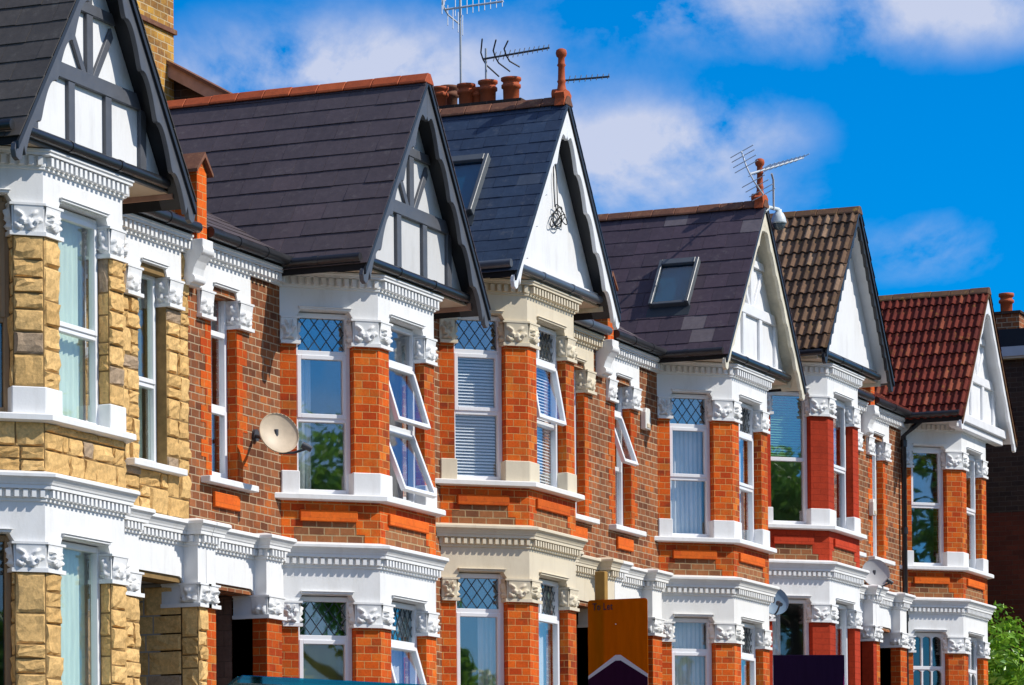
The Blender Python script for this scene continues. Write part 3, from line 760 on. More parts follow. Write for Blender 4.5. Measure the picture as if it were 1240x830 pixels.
    if sp['timber']:
        def ts(pts, k=0): tb.ext([(gx + x, z + gs) for x, z in pts], FW, e0, e1 + k)
        bw = .055
        ts([(-1.36, 5.87), (1.36, 5.87), (1.30, 5.965), (-1.30, 5.965)], .012)
        ts([(-wx(6.50), 6.50), (wx(6.50), 6.50), (wx(6.63), 6.63), (-wx(6.63), 6.63)], .008)
        ts([(-wx(7.13), 7.13), (wx(7.13), 7.13), (wx(7.22), 7.22), (-wx(7.22), 7.22)], .008)
        for x in (-.97, -.33, .33, .97): ts([(x - bw, 5.96), (x + bw, 5.96), (x + bw, 6.505), (x - bw, 6.505)])
        ts([(-bw, 6.62), (bw, 6.62), (bw, 7.14), (-bw, 7.14)]); ts([(-bw * .8, 7.21), (bw * .8, 7.21), (bw * .8, 7.62), (-bw * .8, 7.62)])
        for s_ in (-1, 1):
            p_ = [(.06, 6.63), (.15, 6.63), (.43, 7.02), (.39, 7.10)]
            ts([(s_ * x, z) for x, z in p_][::s_], -.004)
        tb.build('timber_framing', sp['timber'], go, .004)
    else:
        tb.box(gx - 1.36, gx + 1.36, e0, e1 + .012, 5.87, 5.985, FW); tb.build('base_board', sp['barge'], go, .004)
    if sp.get('boxed'):
        bx = MB(); bx.box(gx - 1.36, gx + 1.36, P - .02, P + .16, 5.80, 5.93, FW); bx.box(gx - 1.34, gx + 1.34, P - .02, P + .11, 5.70, 5.80, FW)
        bx.build('boxed_eaves', 'whitetimber', root, .01)
    # soffit and eaves boards
    so = MB(); so.box(gx - 1.46, gx + 1.46, -.02, P + .06, 5.844, 5.862, FW); so.build('soffit', sp.get('soffit', 'soffit'), root)
    for sg in (-1, 1): MB().box(gx + sg * 1.465, gx + sg * 1.49, -.02, P + .10, 5.80, 5.875, FW).build('eaves_board', sp.get('eavesm', 'timberbrown'), root)
    gm = sp.get('gutter', 'gutter')
    def trough(a, b, rr):
        mb = MB(); a, b = Vector(a), Vector(b); mb.tube([a, b], rr, 12); n_ = max(1, int((b - a).length / .9))
        for i in range(1, n_ + 1): c = a.lerp(b, i / (n_ + 1)); t = (b - a).normalized() * .03; mb.tube([c - t, c + t], rr * 1.12, 12)
        mb.build('gutter', gm, root)
    if not sp.get('boxed'): trough((gx - 1.32, -P - .115, 5.905), (gx + 1.32, -P - .115, 5.905), .046)
    for sg in (-1, 1): trough((gx + sg * 1.60, -P - .21, 5.87), (gx + sg * 1.60, .0, 5.87), .045)
    a, b = sorted((X(-1.5), X(-xd + .12))); trough((a, -.17, 5.895), (b, -.17, 5.895), .052)
    fa = MB(); fa.box(a, b, -.118, -.095, 5.846, 5.93); fa.build('eaves_board', sp.get('fascia', 'blackpaint'), root)
    # boarded underside of the verge, between gable wall and bargeboard
    for sg in (-1, 1):
        vs_ = MB(); vs_.ext([(gx, ZR - .101), (gx + sg * (gw + .02), ZR - .076 - sl * (gw + .02)), (gx + sg * (gw + .02), ZR - .09 - sl * (gw + .02)), (gx, ZR - .118)], FW, P - .05, GF - .046)
        vs_.build('verge_soffit', sp.get('vsoffit', 'blackpaint'), root)
    # bargeboards, scalloped along the lower edge
    for sg in (-1, 1):
        top0 = ZR - .055; pts = []
        xe = gw + .03
        pts.append((0, top0)); pts.append((xe - .0, top0 - sl * xe))
        fz_ = top0 - sl * xe
        pts += [(xe + .035, fz_ - .02), (xe + .05, fz_ - .075), (xe + .03, fz_ - .135), (xe - .02, fz_ - .155), (xe - .065, fz_ - .13), (xe - .085, fz_ - .07), (xe - .10, fz_ - .03)]
        n = 110; per = sp.get('scal', 5)
        for i in range(n + 1):
            t = i / n; x = (xe - .13) * (1 - t); ph = (t * per) % 1
            am = sp.get('amp', .085)
            c = am * (math.sin(math.pi * min(1, ph / .82)) ** .8 if ph < .82 else -.25 * math.sin(math.pi * (ph - .82) / .18))
            dz = .215 + sp.get('bw', .055) - c + (.09 * max(0, 1 - x / .12) if x < .12 else 0) * sp.get('arch', 1)
            pts.append((x, top0 - sl * x - dz))
        pts = [(gx + sg * x, z) for x, z in pts]
        bb = MB(); bb.ext(pts if sg > 0 else pts[::-1], FW, GF - .045, GF); bo = bb.build('bargeboard', sp['barge'], root, .004)
        tm = MB(); tm.ext([(gx + sg * 0, ZR - .02), (gx + sg * (xe + .03), ZR - .02 - sl * (xe + .03)), (gx + sg * (xe + .03), ZR - .085 - sl * (xe + .03)), (gx, ZR - .085)], FW, GF + .001, GF + .022)
        tm.build('verge_trim', sp.get('verge', sp['barge']), bo)
    # dividing wall heads
    if dm > 0:
        up = MB(); up.box(pd - .1, pd + .1, -.15, .14, 5.72, 6.44); uo = up.build('parapet_head', 'brick_orange', root)
        cpp = MB(); 
        for sg in (-1, 1): cpp.ext([(pd, 6.62), (pd + sg * .17, 6.44), (pd + sg * .17, 6.41), (pd, 6.57)], FW, -.16, .19)
        cpp.build('parapet_cap', 'ridge_brown', uo)
        fl = MB(); fl.ext([(pd - .1, 6.44), (pd + .1, 6.44), (pd, 6.56)], FW, -.14, .148); fl.build('parapet_gablet', 'brick_orange', uo)
        cb = MB(); G = Frame((pd - .11, 0, 0), (0, -1, 0), (-1, 0, 0))
        cb.ext([(-.02, 5.38), (.07, 5.38), (.10, 5.42), (.10, 5.47), (.12, 5.54), (.15, 5.60), (.19, 5.65), (.21, 5.70), (.21, 5.80), (-.02, 5.80)], G, -.22, 0)
        cb.tube([(pd - .115, -.165, 5.70), (pd + .115, -.165, 5.70)], .055, 12); cb.tube([(pd - .115, -.09, 5.44), (pd + .115, -.09, 5.44)], .04, 12)
        cb.build('corbel', tr, uo, .004)
    else:
        # stepped party wall against the lower neighbour, with boarded coping
        pw = MB(); G = Frame((xl + .0, 0, 0), (0, 1, 0), (-1, 0, 0))
        z_at = lambda y: 6.0 + .573 * y + .50
        pw.ext([(.6, 5.4), (7.5, 5.4), (4.6, z_at(4.6)), (.6, z_at(.6))], G, -.22, .0); po = pw.build('party_wall', 'brick_dark', root)
        cp = MB(); cp.ext([(.5, z_at(.5) - .02), (4.7, z_at(4.7) - .02), (4.7, z_at(4.7) + .12), (.5, z_at(.5) + .12)], G, -.25, .16); cp.build('verge_board', 'timberbrown', po)
        cp = MB(); cp.ext([(.5, z_at(.5) + .12), (4.7, z_at(4.7) + .12), (4.7, z_at(4.7) + .16), (.5, z_at(.5) + .16)], G, -.27, .19); cp.build('verge_tile', 'ridge_brown', po)
    if sp.get('finial'):
        f = MB(); c = (gx, -GF + .06, ZR + .05)
        f.lathe([(.07, 0), (.075, .03), (.05, .06), (.04, .12), (.05, .14), (.04, .16), (.036, .3), (.05, .32), (.038, .34), (.036, .40), (.055, .42), (.062, .45), (.055, .485), (.03, .50), (0, .505)], c, 14)
        f.ext([(gx - .13, ZR - .09), (gx + .13, ZR - .09), (gx + .10, ZR - .01), (gx + .12, ZR + .05), (gx + .05, ZR + .09), (gx - .05, ZR + .09), (gx - .12, ZR + .05), (gx - .10, ZR - .01)], FW, GF - .10, GF + .01)
        f.tube([(gx, -GF + .16, ZR + .055), (gx, -GF + .02, ZR + .055)], .06, 10)
        f.build('finial', 'terracotta', dko)
    if sp.get('skylight'):
        y0, y1, vz0, vz1 = sp['skylight']   # y span and height span on the left slope
        v0, v1 = (vz0 - LS.o.z) / sn, (vz1 - LS.o.z) / sn; u0, u1 = -y1, -y0
        fr = MB(); b = .045
        fr.box(u0, u0 + b, .0, .10, v0, v1, LS); fr.box(u1 - b, u1, .0, .10, v0, v1, LS); fr.box(u0 + b, u1 - b, .0, .105, v1 - .09, v1, LS); fr.box(u0 + b, u1 - b, .0, .085, v0, v0 + b, LS)
        so_ = fr.build('skylight', 'skyframe', dko, .006)
        MB().box(u0 + b, u1 - b, .055, .065, v0 + b, v1 - .09, LS).build('pane', 'skyglass', so_)
        MB().box(u0 - .02, u1 + .02, .0, .018, v0 - .16, v0 - .002, LS).build('flashing', 'lead', so_)
        MB().box(u0 + b, u1 - b, .02, .03, v0 + b, v1 - .09, LS).build('blind', 'skyblind', so_)
    # chimney on the higher side
    if sp.get('chimney'):
        cx0, cx1, cy0, cy1, ct, mt = sp['chimney']
        ch = MB(); ch.box(cx0, cx1, cy0, cy1, 6.4, ct); co = ch.build('chimney', mt, root)
        cc = MB()
        for zz in sp.get('bands', (ct - .12, ct - .24)): cc.box(cx0 - .03, cx1 + .03, cy0 - .03, cy1 + .03, zz, zz + .05)
        cc.build('chimney_band', 'ridge_brown', co)
        for (ppx, ppy, s_, dark) in sp.get('pots', ()):
            pt = MB(); pt.lathe([(.10 * s_, 0), (.105 * s_, .22 * s_), (.125 * s_, .23 * s_), (.125 * s_, .27 * s_), (.105 * s_, .28 * s_), (.105 * s_, .31 * s_), (.13 * s_, .325 * s_), (.13 * s_, .36 * s_), (.09 * s_, .362 * s_), (.085 * s_, .1)], (ppx, ppy, ct), 16)
            pt.build('chimney_pot', 'ridge_brown' if dark else 'terracotta', co)
    OFF[0] = Vector((0, 0, 0))
    return root

M['skyglass'] = m_glass('rooflight glass', .06, (.5, .7, .78))
M['skyblind'] = m_paint('rooflight blind', (.07, .36, .48), .6, .3, .1)
U3 = lambda k2='sash', k3='fix', k1='lattice': [(5.06, k1), (4.41, k2), (3.67, k3)]
def S2(mid=4.43, k='hung'): return [(mid, k), (3.67, 'fix')]
L3 = lambda k2='sash', k1='lattice': [(2.27, k1), (1.2, k2), (.455, 'fix')]
def W(rows, cur=None, **k): return dict(rows=rows, curtain=cur, **k)
slf, ptf = slates, pantiles
H = {}
H[1] = house(-6.870, 0.0, dict(seed=1, door=-1, xl=-8.875, xr=-3.447, body='stone', trim='white', pier='stone', gs=-.03,
    label='nearest house, at the left, faced in rough yellow sandstone with a half timbered grey gable',
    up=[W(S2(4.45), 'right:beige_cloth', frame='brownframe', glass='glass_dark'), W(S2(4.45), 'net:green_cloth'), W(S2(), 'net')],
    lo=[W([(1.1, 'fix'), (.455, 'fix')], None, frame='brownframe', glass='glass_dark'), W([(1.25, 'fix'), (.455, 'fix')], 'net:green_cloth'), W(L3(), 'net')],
    narrow=W(S2(4.40), 'net:green_cloth'),
    roof='slate_grey', rooffn=slf, roofargs=(.228, .34, .016), ridge='terracotta', timber='greypaint', barge='greypaint', verge='blackpaint',
    porch='plaster'))
H[2] = house(0.0, 0.0, dict(seed=2, door=1, xl=-3.443, xr=2.013, body='brick', trim='white', pier='brick_orange',
    label='house with plum slate roof, orange ridge and half timbered gable, satellite dish beside its bay',
    up=[W(U3('sash', 'fix'), 'left', glass='glass_mirror'), W([(5.06, 'fix'), (4.41, 'open', 17), (3.67, 'open', 21)], None), W(U3(), 'net')],
    lo=[W(L3('sash'), 'roller:olive_cloth'), W([(2.27, 'lattice'), (1.3, 'open', 16), (.455, 'fix')], 'net'), W(L3(), 'net')],
    narrow=W([(5.06, 'fix'), (4.36, 'fix'), (3.66, 'sash')], 'net', glass='glass'),  # net curtain added to lighten the pane, standing in for reflected sky
    gablemat='pebble', roof='slate_plum', rooffn=slf, roofargs=(.228, .34, .016), ridge='terracotta', timber='greypaint', barge='greypaint', verge='blackpaint'))
H[3] = house(4.031, .548, dict(seed=3, door=-1, xl=2.017, xr=7.513, body='brick', trim='cream', pier='brick_orange', gx=-.09, gs=-.02,
    label='house with cream painted bay, plain white gable and blue slate roof',
    up=[W(U3('sash', 'fix'), 'blind'), W([(5.06, 'mull'), (4.38, 'open', 10), (3.67, 'fix')], 'blind'), W(U3(), 'net')],
    lo=[W(L3('sash'), 'right', glass='glass_mirror'), W([(2.27, 'mull'), (1.2, 'sash'), (.455, 'fix')], 'net'), W(L3(), 'net')],
    narrow=W(U3('fix', 'fix', 'fix'), 'net'),
    roof='slate_blue', rooffn=slf, roofargs=(.165, .27, .012), ridge='ridge_brown', timber=None, barge='whitetimber', verge='blackpaint', finial=1,
    skylight=(-.29, .30, 6.51, 7.21), gutter='greygutter', eavesm='creamtimber',
    chimney=(-3.3, -2.02, 2.85, 3.55, 9.35, 'brick_yellow'), bands=(8.60, 9.02), pots=((-3.0, 3.2, 1, 0), (-2.4, 3.2, 1, 0))))
H[4] = house(11.0, .548, dict(seed=4, door=1, xl=7.517, xr=13.026, body='brick', trim='white', trim_lo='offwhite', pier='brick_orange', gx=-.07, gs=.02,
    label='house with patched purple slate roof and rooflight, cream bargeboards and white timbered gable',
    up=[W(U3('sash', 'fix', 'lattice'), 'net'), W([(5.06, 'mull'), (4.38, 'sash'), (3.67, 'fix')], 'net'), W(U3(), 'net')],
    lo=[W([(2.27, 'fix'), (1.2, 'sash'), (.455, 'fix')], 'net'), W([(2.27, 'mull'), (1.2, 'sash'), (.455, 'fix')], 'net'), W(L3(), 'net')],
    narrow=W([(5.06, 'lattice'), (4.38, 'open', 19), (3.66, 'fix')], 'net'),
    roof='slate_mix', rooffn=slf, roofargs=(.235, .30, .014), ridge='ridge_brown', timber='whitetimber', barge='creamtimber', verge='blackpaint', finial=1, amp=.035, bw=0, scal=7, vsoffit='creamtimber',
    skylight=(-.33, .19, 6.53, 7.15), eavesm='creamtimber',
    chimney=(-3.9, -3.1, .8, 2.35, 8.70, 'brick_dark'), bands=(8.4,),
    pots=((-3.52, 2.0, .86, 0), (-3.3, 1.97, 1.0, 1), (-3.5, 1.66, .88, 0), (-3.45, 1.52, .74, 0), (-3.5, 1.38, .92, 0), (-3.5, 1.08, .94, 0))))
H[5] = house(15.055, 1.08, dict(seed=5, door=-1, xl=13.03, xr=18.468, body='brick', trim='white', pier='brick_painted', gs=.1, dress='brick_orange', panel='brick_painted',
    label='house with red painted bay piers and a roof of weathered brown ribbed tiles',
    up=[W(S2(4.55, 'fix'), 'halfblind:blind_green', glass='glass_mirror'), W(S2(4.5), None), W(S2(), 'net')],
    lo=[W([(1.2, 'fix'), (.455, 'fix')], 'left'), W([(1.2, 'fix'), (.455, 'fix')], 'net'), W(L3(), 'net')],
    narrow=W(S2(), 'net'),
    roof='tile_brown', rooffn=ptf, roofargs=(.262, .118, .03), ridge='ridge_moss', timber=None, barge='blackpaint', verge='blackpaint', scal=12, amp=.045, bw=-.03, arch=0, vsoffit='whitetimber', eavesm='creamtimber'))
H[6] = house(21.886, 1.08, dict(seed=6, door=1, xl=18.472, xr=23.9, body='brick', trim='white', pier='brick_orange',
    label='farthest bay fronted house, with dark red ribbed tile roof and a white timbered gable',
    up=[W(S2(4.57), None, glass='glass_mirror'), W(S2(4.57), 'right', glass='glass'), W(S2(), 'net')],
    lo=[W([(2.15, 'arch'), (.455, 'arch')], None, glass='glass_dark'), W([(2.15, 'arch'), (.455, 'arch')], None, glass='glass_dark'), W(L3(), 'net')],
    narrow=W(S2(), 'net'),
    roof='tile_red', rooffn=ptf, roofargs=(.262, .112, .03), ridge='ridge_moss', timber='whitetimber', barge='whitetimber', verge='ridge_moss', boxed=1, amp=.035, bw=0, vsoffit='whitetimber', eavesm='creamtimber'))

# ------------------------------------------------------------------ things on and around the houses
def dish(loc, nrm, rad, foot, mat, label, arm=None):
    loc, n, foot = Vector(loc), Vector(nrm).normalized(), Vector(foot)
    root = empty('satellite_dish', foot, label, 'satellite dish', 'satellite dishes on the brick walls')
    OFF[0] = foot
    prof = [(rad * k / 10, .22 * rad * (k / 10) ** 2 - .22 * rad) for k in range(11)]
    prof += [(rad * 1.02, .012), (rad * 1.0, .0 - .012)] + [(rad * k / 10, .22 * rad * (k / 10) ** 2 - .22 * rad - .012) for k in range(9, -1, -1)]
    MB().lathe(prof, loc, 32, n).build('reflector', mat, root)
    low = loc - Vector((0, 0, 1)) * rad * .95; tip = loc + n * rad * 1.05 - Vector((0, 0, 1)) * rad * .55 if arm is None else Vector(arm)
    MB().tube([low + n * .0, (low + tip) / 2 - Vector((0, 0, .02)), tip], .012, 8).build('feed_arm', 'darkmetal', root)
    MB().tube([tip - (loc - tip).normalized() * .03, tip + (loc - tip).normalized() * .07], [.028, .034], 10).build('receiver', 'darkmetal', root)
    back = loc - n * (.22 * rad + .02)
    mb = MB(); mb.tube([foot, foot + (back - foot) * .5 + Vector((0, 0, -.03)), back], .02, 8); mb.tube([foot + Vector((0, .0, 0)), foot + Vector((0, -.03, 0))], .06, 12); mb.tube([back - Vector((0, 0, .12)), back + Vector((0, 0, .06))], .025, 8)
    mb.build('wall_bracket', 'darkmetal', root); OFF[0] = Vector((0, 0, 0)); return root
dish((-2.33, -.40, 4.125), (-.60, -.72, .28), .20, (-2.03, 0, 4.16), 'dishcream', 'cream satellite dish on a wall arm between the narrow window and the orange brick bay', (-2.22, -.66, 3.98))
dish((12.66, -.50, 3.62), (-.75, -.60, .25), .185, (12.75, 0, 3.62), 'dishblue', 'blue grey satellite dish low in the corner beside the red painted bay')
dish((18.36, -.20, 4.456), (-.8, -.55, .25), .205, (18.75, 0, 4.45), 'dishgrey', 'grey satellite dish below the narrow window left of the farthest bay', (18.45, -.40, 4.32))
def alarm(x, z, label, w=.17, h=.26):
    root = empty('alarm_box', (x, 0, z), label, 'alarm box', 'alarm boxes on the walls'); OFF[0] = Vector((x, 0, z))
    MB().ext([(x - w / 2, z), (x + w / 2, z), (x + w / 2, z + h * .8), (x + w * .35, z + h), (x - w * .35, z + h), (x - w / 2, z + h * .8)], FW, 0.001, .075).build('cover', 'plasticwhite', root, .008)
    MB().box(x - w * .32, x + w * .32, -.084, -.074, z + .02, z + .07).build('strobe_lens', 'dishcream', root, .003); OFF[0] = Vector((0, 0, 0))
alarm(9.03, 5.47, 'white alarm box high on the brick wall beside the purple roofed house bay')
alarm(18.80, 5.33, 'cream alarm box by the narrow window left of the farthest bay', .16, .24)

def yagi(name, base, tip, n, el, vertical, mat, mast, label, refl=True, axis=None):
    base, tip = Vector(base), Vector(tip); ax = (tip - base).normalized()
    foot = Vector(mast[0]); root = empty(name, foot, label, 'aerial', 'television aerials above the roofs'); OFF[0] = foot
    MB().tube(mast, .014, 8).build('mast', 'steel', root)
    mb = MB(); mb.tube([base, tip], .013, 6)
    e = Vector(axis) if axis else ax.cross(Vector((0, 0, 1))).normalized()
    e = e.normalized()
    for i in range(n):
        c = base.lerp(tip, .18 + .8 * i / (n - 1)); l = el * (1 - .35 * i / (n - 1)); mb.tube([c - e * l / 2 + Vector((0, 0, .006)), c + e * l / 2 + Vector((0, 0, .006))], .0055, 5)
    mb.build('boom', mat, root)
    if refl:
        mb = MB(); up = e.cross(ax).normalized()
        for s_ in (-1, 1):
            for k in ((0, .16, .30) if mat == 'darkmetal' else (0,)): c = base + ax * k; mb.tube([c, c + up * s_ * .10 + ax * .01, c + up * s_ * (.30 - .3 * k) + ax * .10], .010, 5)
            for t in (() if mat == 'darkmetal' else (.10, .17, .24, .30)): c = base + up * s_ * t + ax * (.6 * max(0, t - .1)); mb.tube([c - e * .17, c + e * .17], .006, 5)
        mb.build('reflector', mat, root)
    OFF[0] = Vector((0, 0, 0)); return root
yagi('television_aerial', (7.5, 1.93, 10.50), (7.5, 1.17, 10.52), 9, .30, 0, 'alu', [(7.5, 1.73, 9.35), (7.5, 1.73, 10.62)], 'tall mast aerial rising from the chimney pots above the blue slate roof', True, (.5, .2, .85))
yagi('television_aerial', (7.5, 1.44, 9.85), (7.5, .585, 9.90), 12, .16, 0, 'darkmetal', [(7.52, 1.41, 9.39), (7.52, 1.41, 9.98)], 'dark toothed aerial with spread reflector rods just above the chimney pots', True, (.6, 0, .8))
yagi('television_aerial', (7.5, .45, 9.49), (7.5, -.17, 9.48), 8, .13, 0, 'darkmetal', [(7.55, .42, 6.6), (7.55, .42, 9.53)], 'small thin dark aerial behind the finial of the white gable', False, (.6, 0, .8))
yagi('television_aerial', (10.2, -1.02, 8.72), (12.35, -1.04, 9.30), 10, .34, 0, 'alu', [(11.12, -1.03, 8.42), (11.12, -1.03, 8.80), (11.05, -1.03, 8.87)], 'silver aerial on a thin pole beside the finial of the purple slate house', True, (.1, .75, -.3))
# domed camera on a bracket at the gable apex
def cctv():
    c = Vector((11.26, -1.05, 8.32)); a = Vector((10.94, -.97, 8.38)); root = empty('security_camera', a, 'white domed security camera hung from the gable apex of the purple roofed house', 'camera'); OFF[0] = a
    MB().tube([a, a + Vector((.12, -.02, .07)), c + Vector((0, 0, .13))], .025, 8).build('bracket', 'cctv', root)
    MB().lathe([(0, .13), (.04, .13), (.04, .10), (.062, .08), (.085, .03), (.098, -.03), (.098, -.05), (.0, -.05)], c, 20).build('housing', 'cctv', root)
    MB().lathe([(.084, -.051), (.082, -.07), (.068, -.10), (.038, -.125), (0, -.135)], c, 20).build('dome', 'domeglass', root); OFF[0] = Vector((0, 0, 0))
cctv()
# coil of cable on the plain white gable
def coil():
    c = Vector((4.085, -.79, 7.20)); rr = random.Random(4); mb = MB()
    for k in range(5):
        pts = []; ox, oz, r_ = rr.uniform(-.05, .05), rr.uniform(-.05, .05), rr.uniform(.09, .15); sq = rr.uniform(.55, 1)
        for i in range(25): t = i / 24 * 6.283; pts.append(c + Vector((ox * 1.5 + 1.25 * r_ * math.cos(t), -.01 - .006 * k, oz + r_ * sq * math.sin(t + k))))
        mb.tube(pts, .006, 6)
    mb.tube([c + Vector((-.06, 0, .1)), c + Vector((-.10, 0, .4)), c + Vector((-.08, .0, .68))], .006, 6); mb.tube([c + Vector((.03, 0, .08)), c + Vector((.0, 0, .45)), c + Vector((-.06, 0, .66))], .006, 6)
    tag(mb.build('coiled_cable', 'cable'), 'loop of black cable hung on the plain white gable', 'cable')
coil()
# downpipe left of the farthest bay
def downpipe():
    x = 20.36; root = empty('drainpipe', (x, -.07, .7), 'black drainpipe running down the wall left of the farthest bay', 'drainpipe'); OFF[0] = Vector((x, -.07, .7))
    MB().tube([(x + .06, -.32, 6.88), (x + .03, -.2, 6.78), (x, -.07, 6.66), (x, -.07, .7)], .04, 10).build('pipe', 'gutter', root)
    mb = MB()
    for z in (6.5, 5.2, 3.9, 2.6): mb.tube([(x, -.07, z), (x, -.07, z + .1)], .052, 10)
    mb.build('pipe_collar', 'gutter', root); OFF[0] = Vector((0, 0, 0))
downpipe()

# ground heights: the street climbs five in a hundred
GA, GB = -.42, .0498
def gz(x): return GA + GB * max(-90, min(70, x))
# letting boards on posts in the front gardens
def letting():
    x0 = 0.0; root = empty('letting_board', (x0 + .05, -2.78, gz(0)), 'orange and purple To Let board on a pine post in a front garden', 'sign'); OFF[0] = Vector((x0 + .05, -2.78, gz(0)))
    G = Frame((x0, -2.63, 1.64), (0, -1, 0), (-1, 0, 0)); wd, ht = .615, .975
    MB().box(.07, .175, -.10, -.012, gz(0) - 1.64, 1.255, G).build('post', 'post', root, .006)
    def rr(a0, a1, z0, z1, rad): 
        pts = []
        for cx, cz, t0 in ((a1 - rad, z1 - rad, 0), (a0 + rad, z1 - rad, 90), (a0 + rad, z0 + rad, 180), (a1 - rad, z0 + rad, 270)):
            for k in range(5): t = R(t0 + 22.5 * k); pts.append((cx + rad * math.cos(t), cz + rad * math.sin(t)))
        return pts
    bo = MB().ext(rr(0, wd, 0, ht, .03), G, -.01, 0).build('panel', 'board_orange', root)
    MB().ext([(.0, .03), (wd, .03), (wd, .235), (wd * .545, .43), (wd * .46, .43), (0, .235)], G, .0, .002).build('chevron', 'board_pale', bo)
    MB().ext([(.0, .031), (wd, .031), (wd, .20), (wd * .545, .375), (wd * .46, .375), (0, .20)], G, .002, .004).build('purple_field', 'board_purple', bo)
    MB().ext([(wd * .28, .04), (wd * .47, .04), (wd * .47, .12), (wd * .28, .12)], G, .004, .006).build('orange_patch', 'board_orange', bo)
    MB().lathe([(0, .008), (.006, .006), (.007, 0)], G.p(wd * .47, .001, .73), 8, (-1, 0, 0)).build('bolt', 'plasticwhite', root)
    cu = bpy.data.curves.new('lettering', 'FONT'); cu.body = 'To Let'; cu.size = .098; cu.extrude = .002; cu.offset = .001; cu.space_character = 1.12
    ob = bpy.data.objects.new('lettering', cu); COL.objects.link(ob)
    ob.matrix_world = Matrix.Identity(4)
    dg = bpy.context.evaluated_depsgraph_get(); me = bpy.data.meshes.new_from_object(ob.evaluated_get(dg)); bpy.data.objects.remove(ob)
    for v in me.vertices: v.co = G.p(.05 + v.co.x * .70, .004 + v.co.z, .875 + v.co.y) - OFF[0]
    me.materials.clear(); me.materials.append(M['ink']); o2 = bpy.data.objects.new('lettering', me); COL.objects.link(o2); o2.parent = bo
    OFF[0] = Vector((0, 0, 0))
letting()
def navy():
    x0 = 4.0; b = (x0 + .06, -3.6, gz(x0)); root = empty('estate_board', b, 'dark navy and purple board on a post in front of the red painted bay', 'sign'); OFF[0] = Vector(b)
    G = Frame((x0, -3.234, 1.30), (0, -1, -.035), (-1, 0, 0)); wd = .785
    MB().box(.33, .43, -.10, -.012, gz(x0) - 1.30, .8, G).build('post', 'post', root, .006)
    bo = MB().ext([(0, 0), (wd, 0), (wd, 1.0), (0, 1.0)], G, -.01, 0).build('panel', 'board_navy', root, .003)
    MB().ext([(wd - .02, .60), (wd - .002, .60), (wd - .002, .80)], G, .0, .003).build('magenta_corner', 'board_pink', bo)
    OFF[0] = Vector((0, 0, 0))
navy()
# bus shelter: teal glass over a teal frame, only its roof edge reaches into the picture
def shelter():
    xa, xb, zt = -12.83, -9.6, 1.092; b = (-11.2, -4.6, gz(-11.2)); root = empty('bus_shelter', b, 'teal glass bus shelter on the pavement, only its top edge in view', 'bus shelter'); OFF[0] = Vector(b)
    t = lambda x: zt + (x - xa) * .033; G = Frame((0, 0, 0), (1, 0, 0), (0, -1, 0))
    for x in (xa + 1.0, (xa + xb) / 2 + .5, xb - .06): MB().tube([(x, -4.1, gz(x)), (x, -4.1, t(x) - .40)], .035, 10).build('post', 'tealmetal', root)
    MB().add([(xa + .0, -4.985, t(xa) - .03), (xb, -4.985, t(xb) - .03), (xb, -4.0, t(xb) - .36), (xa + .9, -4.0, t(xa) - .36), (xa, -4.985, t(xa) - .008), (xb, -4.985, t(xb) - .008), (xb, -4.0, t(xb) - .34), (xa + .9, -4.0, t(xa) - .34)], [(0, 3, 2, 1), (4, 5, 6, 7), (0, 1, 5, 4), (1, 2, 6, 5), (2, 3, 7, 6), (3, 0, 4, 7)]).build('roof_panel', 'teal', root)
    MB().ext([(xa, t(xa) - .055), (xb, t(xb) - .055), (xb, t(xb)), (xa + .06, t(xa) + .002), (xa, t(xa) - .03)], G, 4.985, 5.0).build('roof_edge', 'teal', root, .004)
    MB().ext([(xa + .95, gz(xa) + .3), (xb, gz(xb) + .3), (xb, t(xb) - .42), (xa + .95, t(xa) - .42)], G, 4.04, 4.05).build('back_panel', 'teal', root)
    OFF[0] = Vector((0, 0, 0))
shelter()

# dark brick block beyond the end of the terrace
def block():
    b = (29, 2.5, gz(26)); root = empty('brick_building', b, 'dark brick flat roofed building beyond the end of the terrace', 'building'); OFF[0] = Vector(b)
    x0, x1, ya, yb = 26.0, 32.0, -3.2, 8.0; zt = 8.52; g = gz(26) - 1
    MB().box(x0, x1, ya, yb, 6.05, zt).build('upper_wall', 'brick_dark', root)
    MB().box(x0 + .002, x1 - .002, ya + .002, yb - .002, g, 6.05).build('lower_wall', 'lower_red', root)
    MB().box(x0 - .16, x1 + .16, ya - .16, yb + .16, zt, zt + .035).build('soffit', 'soffit', root)
    MB().box(x0 - .18, x1 + .18, ya - .18, yb + .18, zt + .035, zt + .19).build('fascia', 'fascia_grey', root)
    MB().box(x0 - .14, x1 + .14, ya - .14, yb + .14, zt + .19, zt + .48).build('roof', 'felt', root)
    ch = MB().box(26.0, 26.75, -.42, .06, 8.95, 9.27).build('chimney', 'brick_stock', root)
    MB().box(25.96, 26.79, -.45, .09, 9.27, 9.31).build('chimney_band', 'brick_dark', ch)
    for y in (-.16, .24):
        MB().lathe([(.095, 0), (.10, .17), (.125, .18), (.125, .22), (.10, .235), (.10, .27), (.125, .28), (.125, .33), (.08, .335), (.075, .1)], (26.2, y, 9.30), 16).build('chimney_pot', 'terracotta', ch)
    OFF[0] = Vector((0, 0, 0))
M['lower_red'] = m_brick('red brown brick', (.20, .045, .025), (.13, .032, .02), (.14, .07, .05), msize=.012)  # lower half of the block in red-brown brick
block()

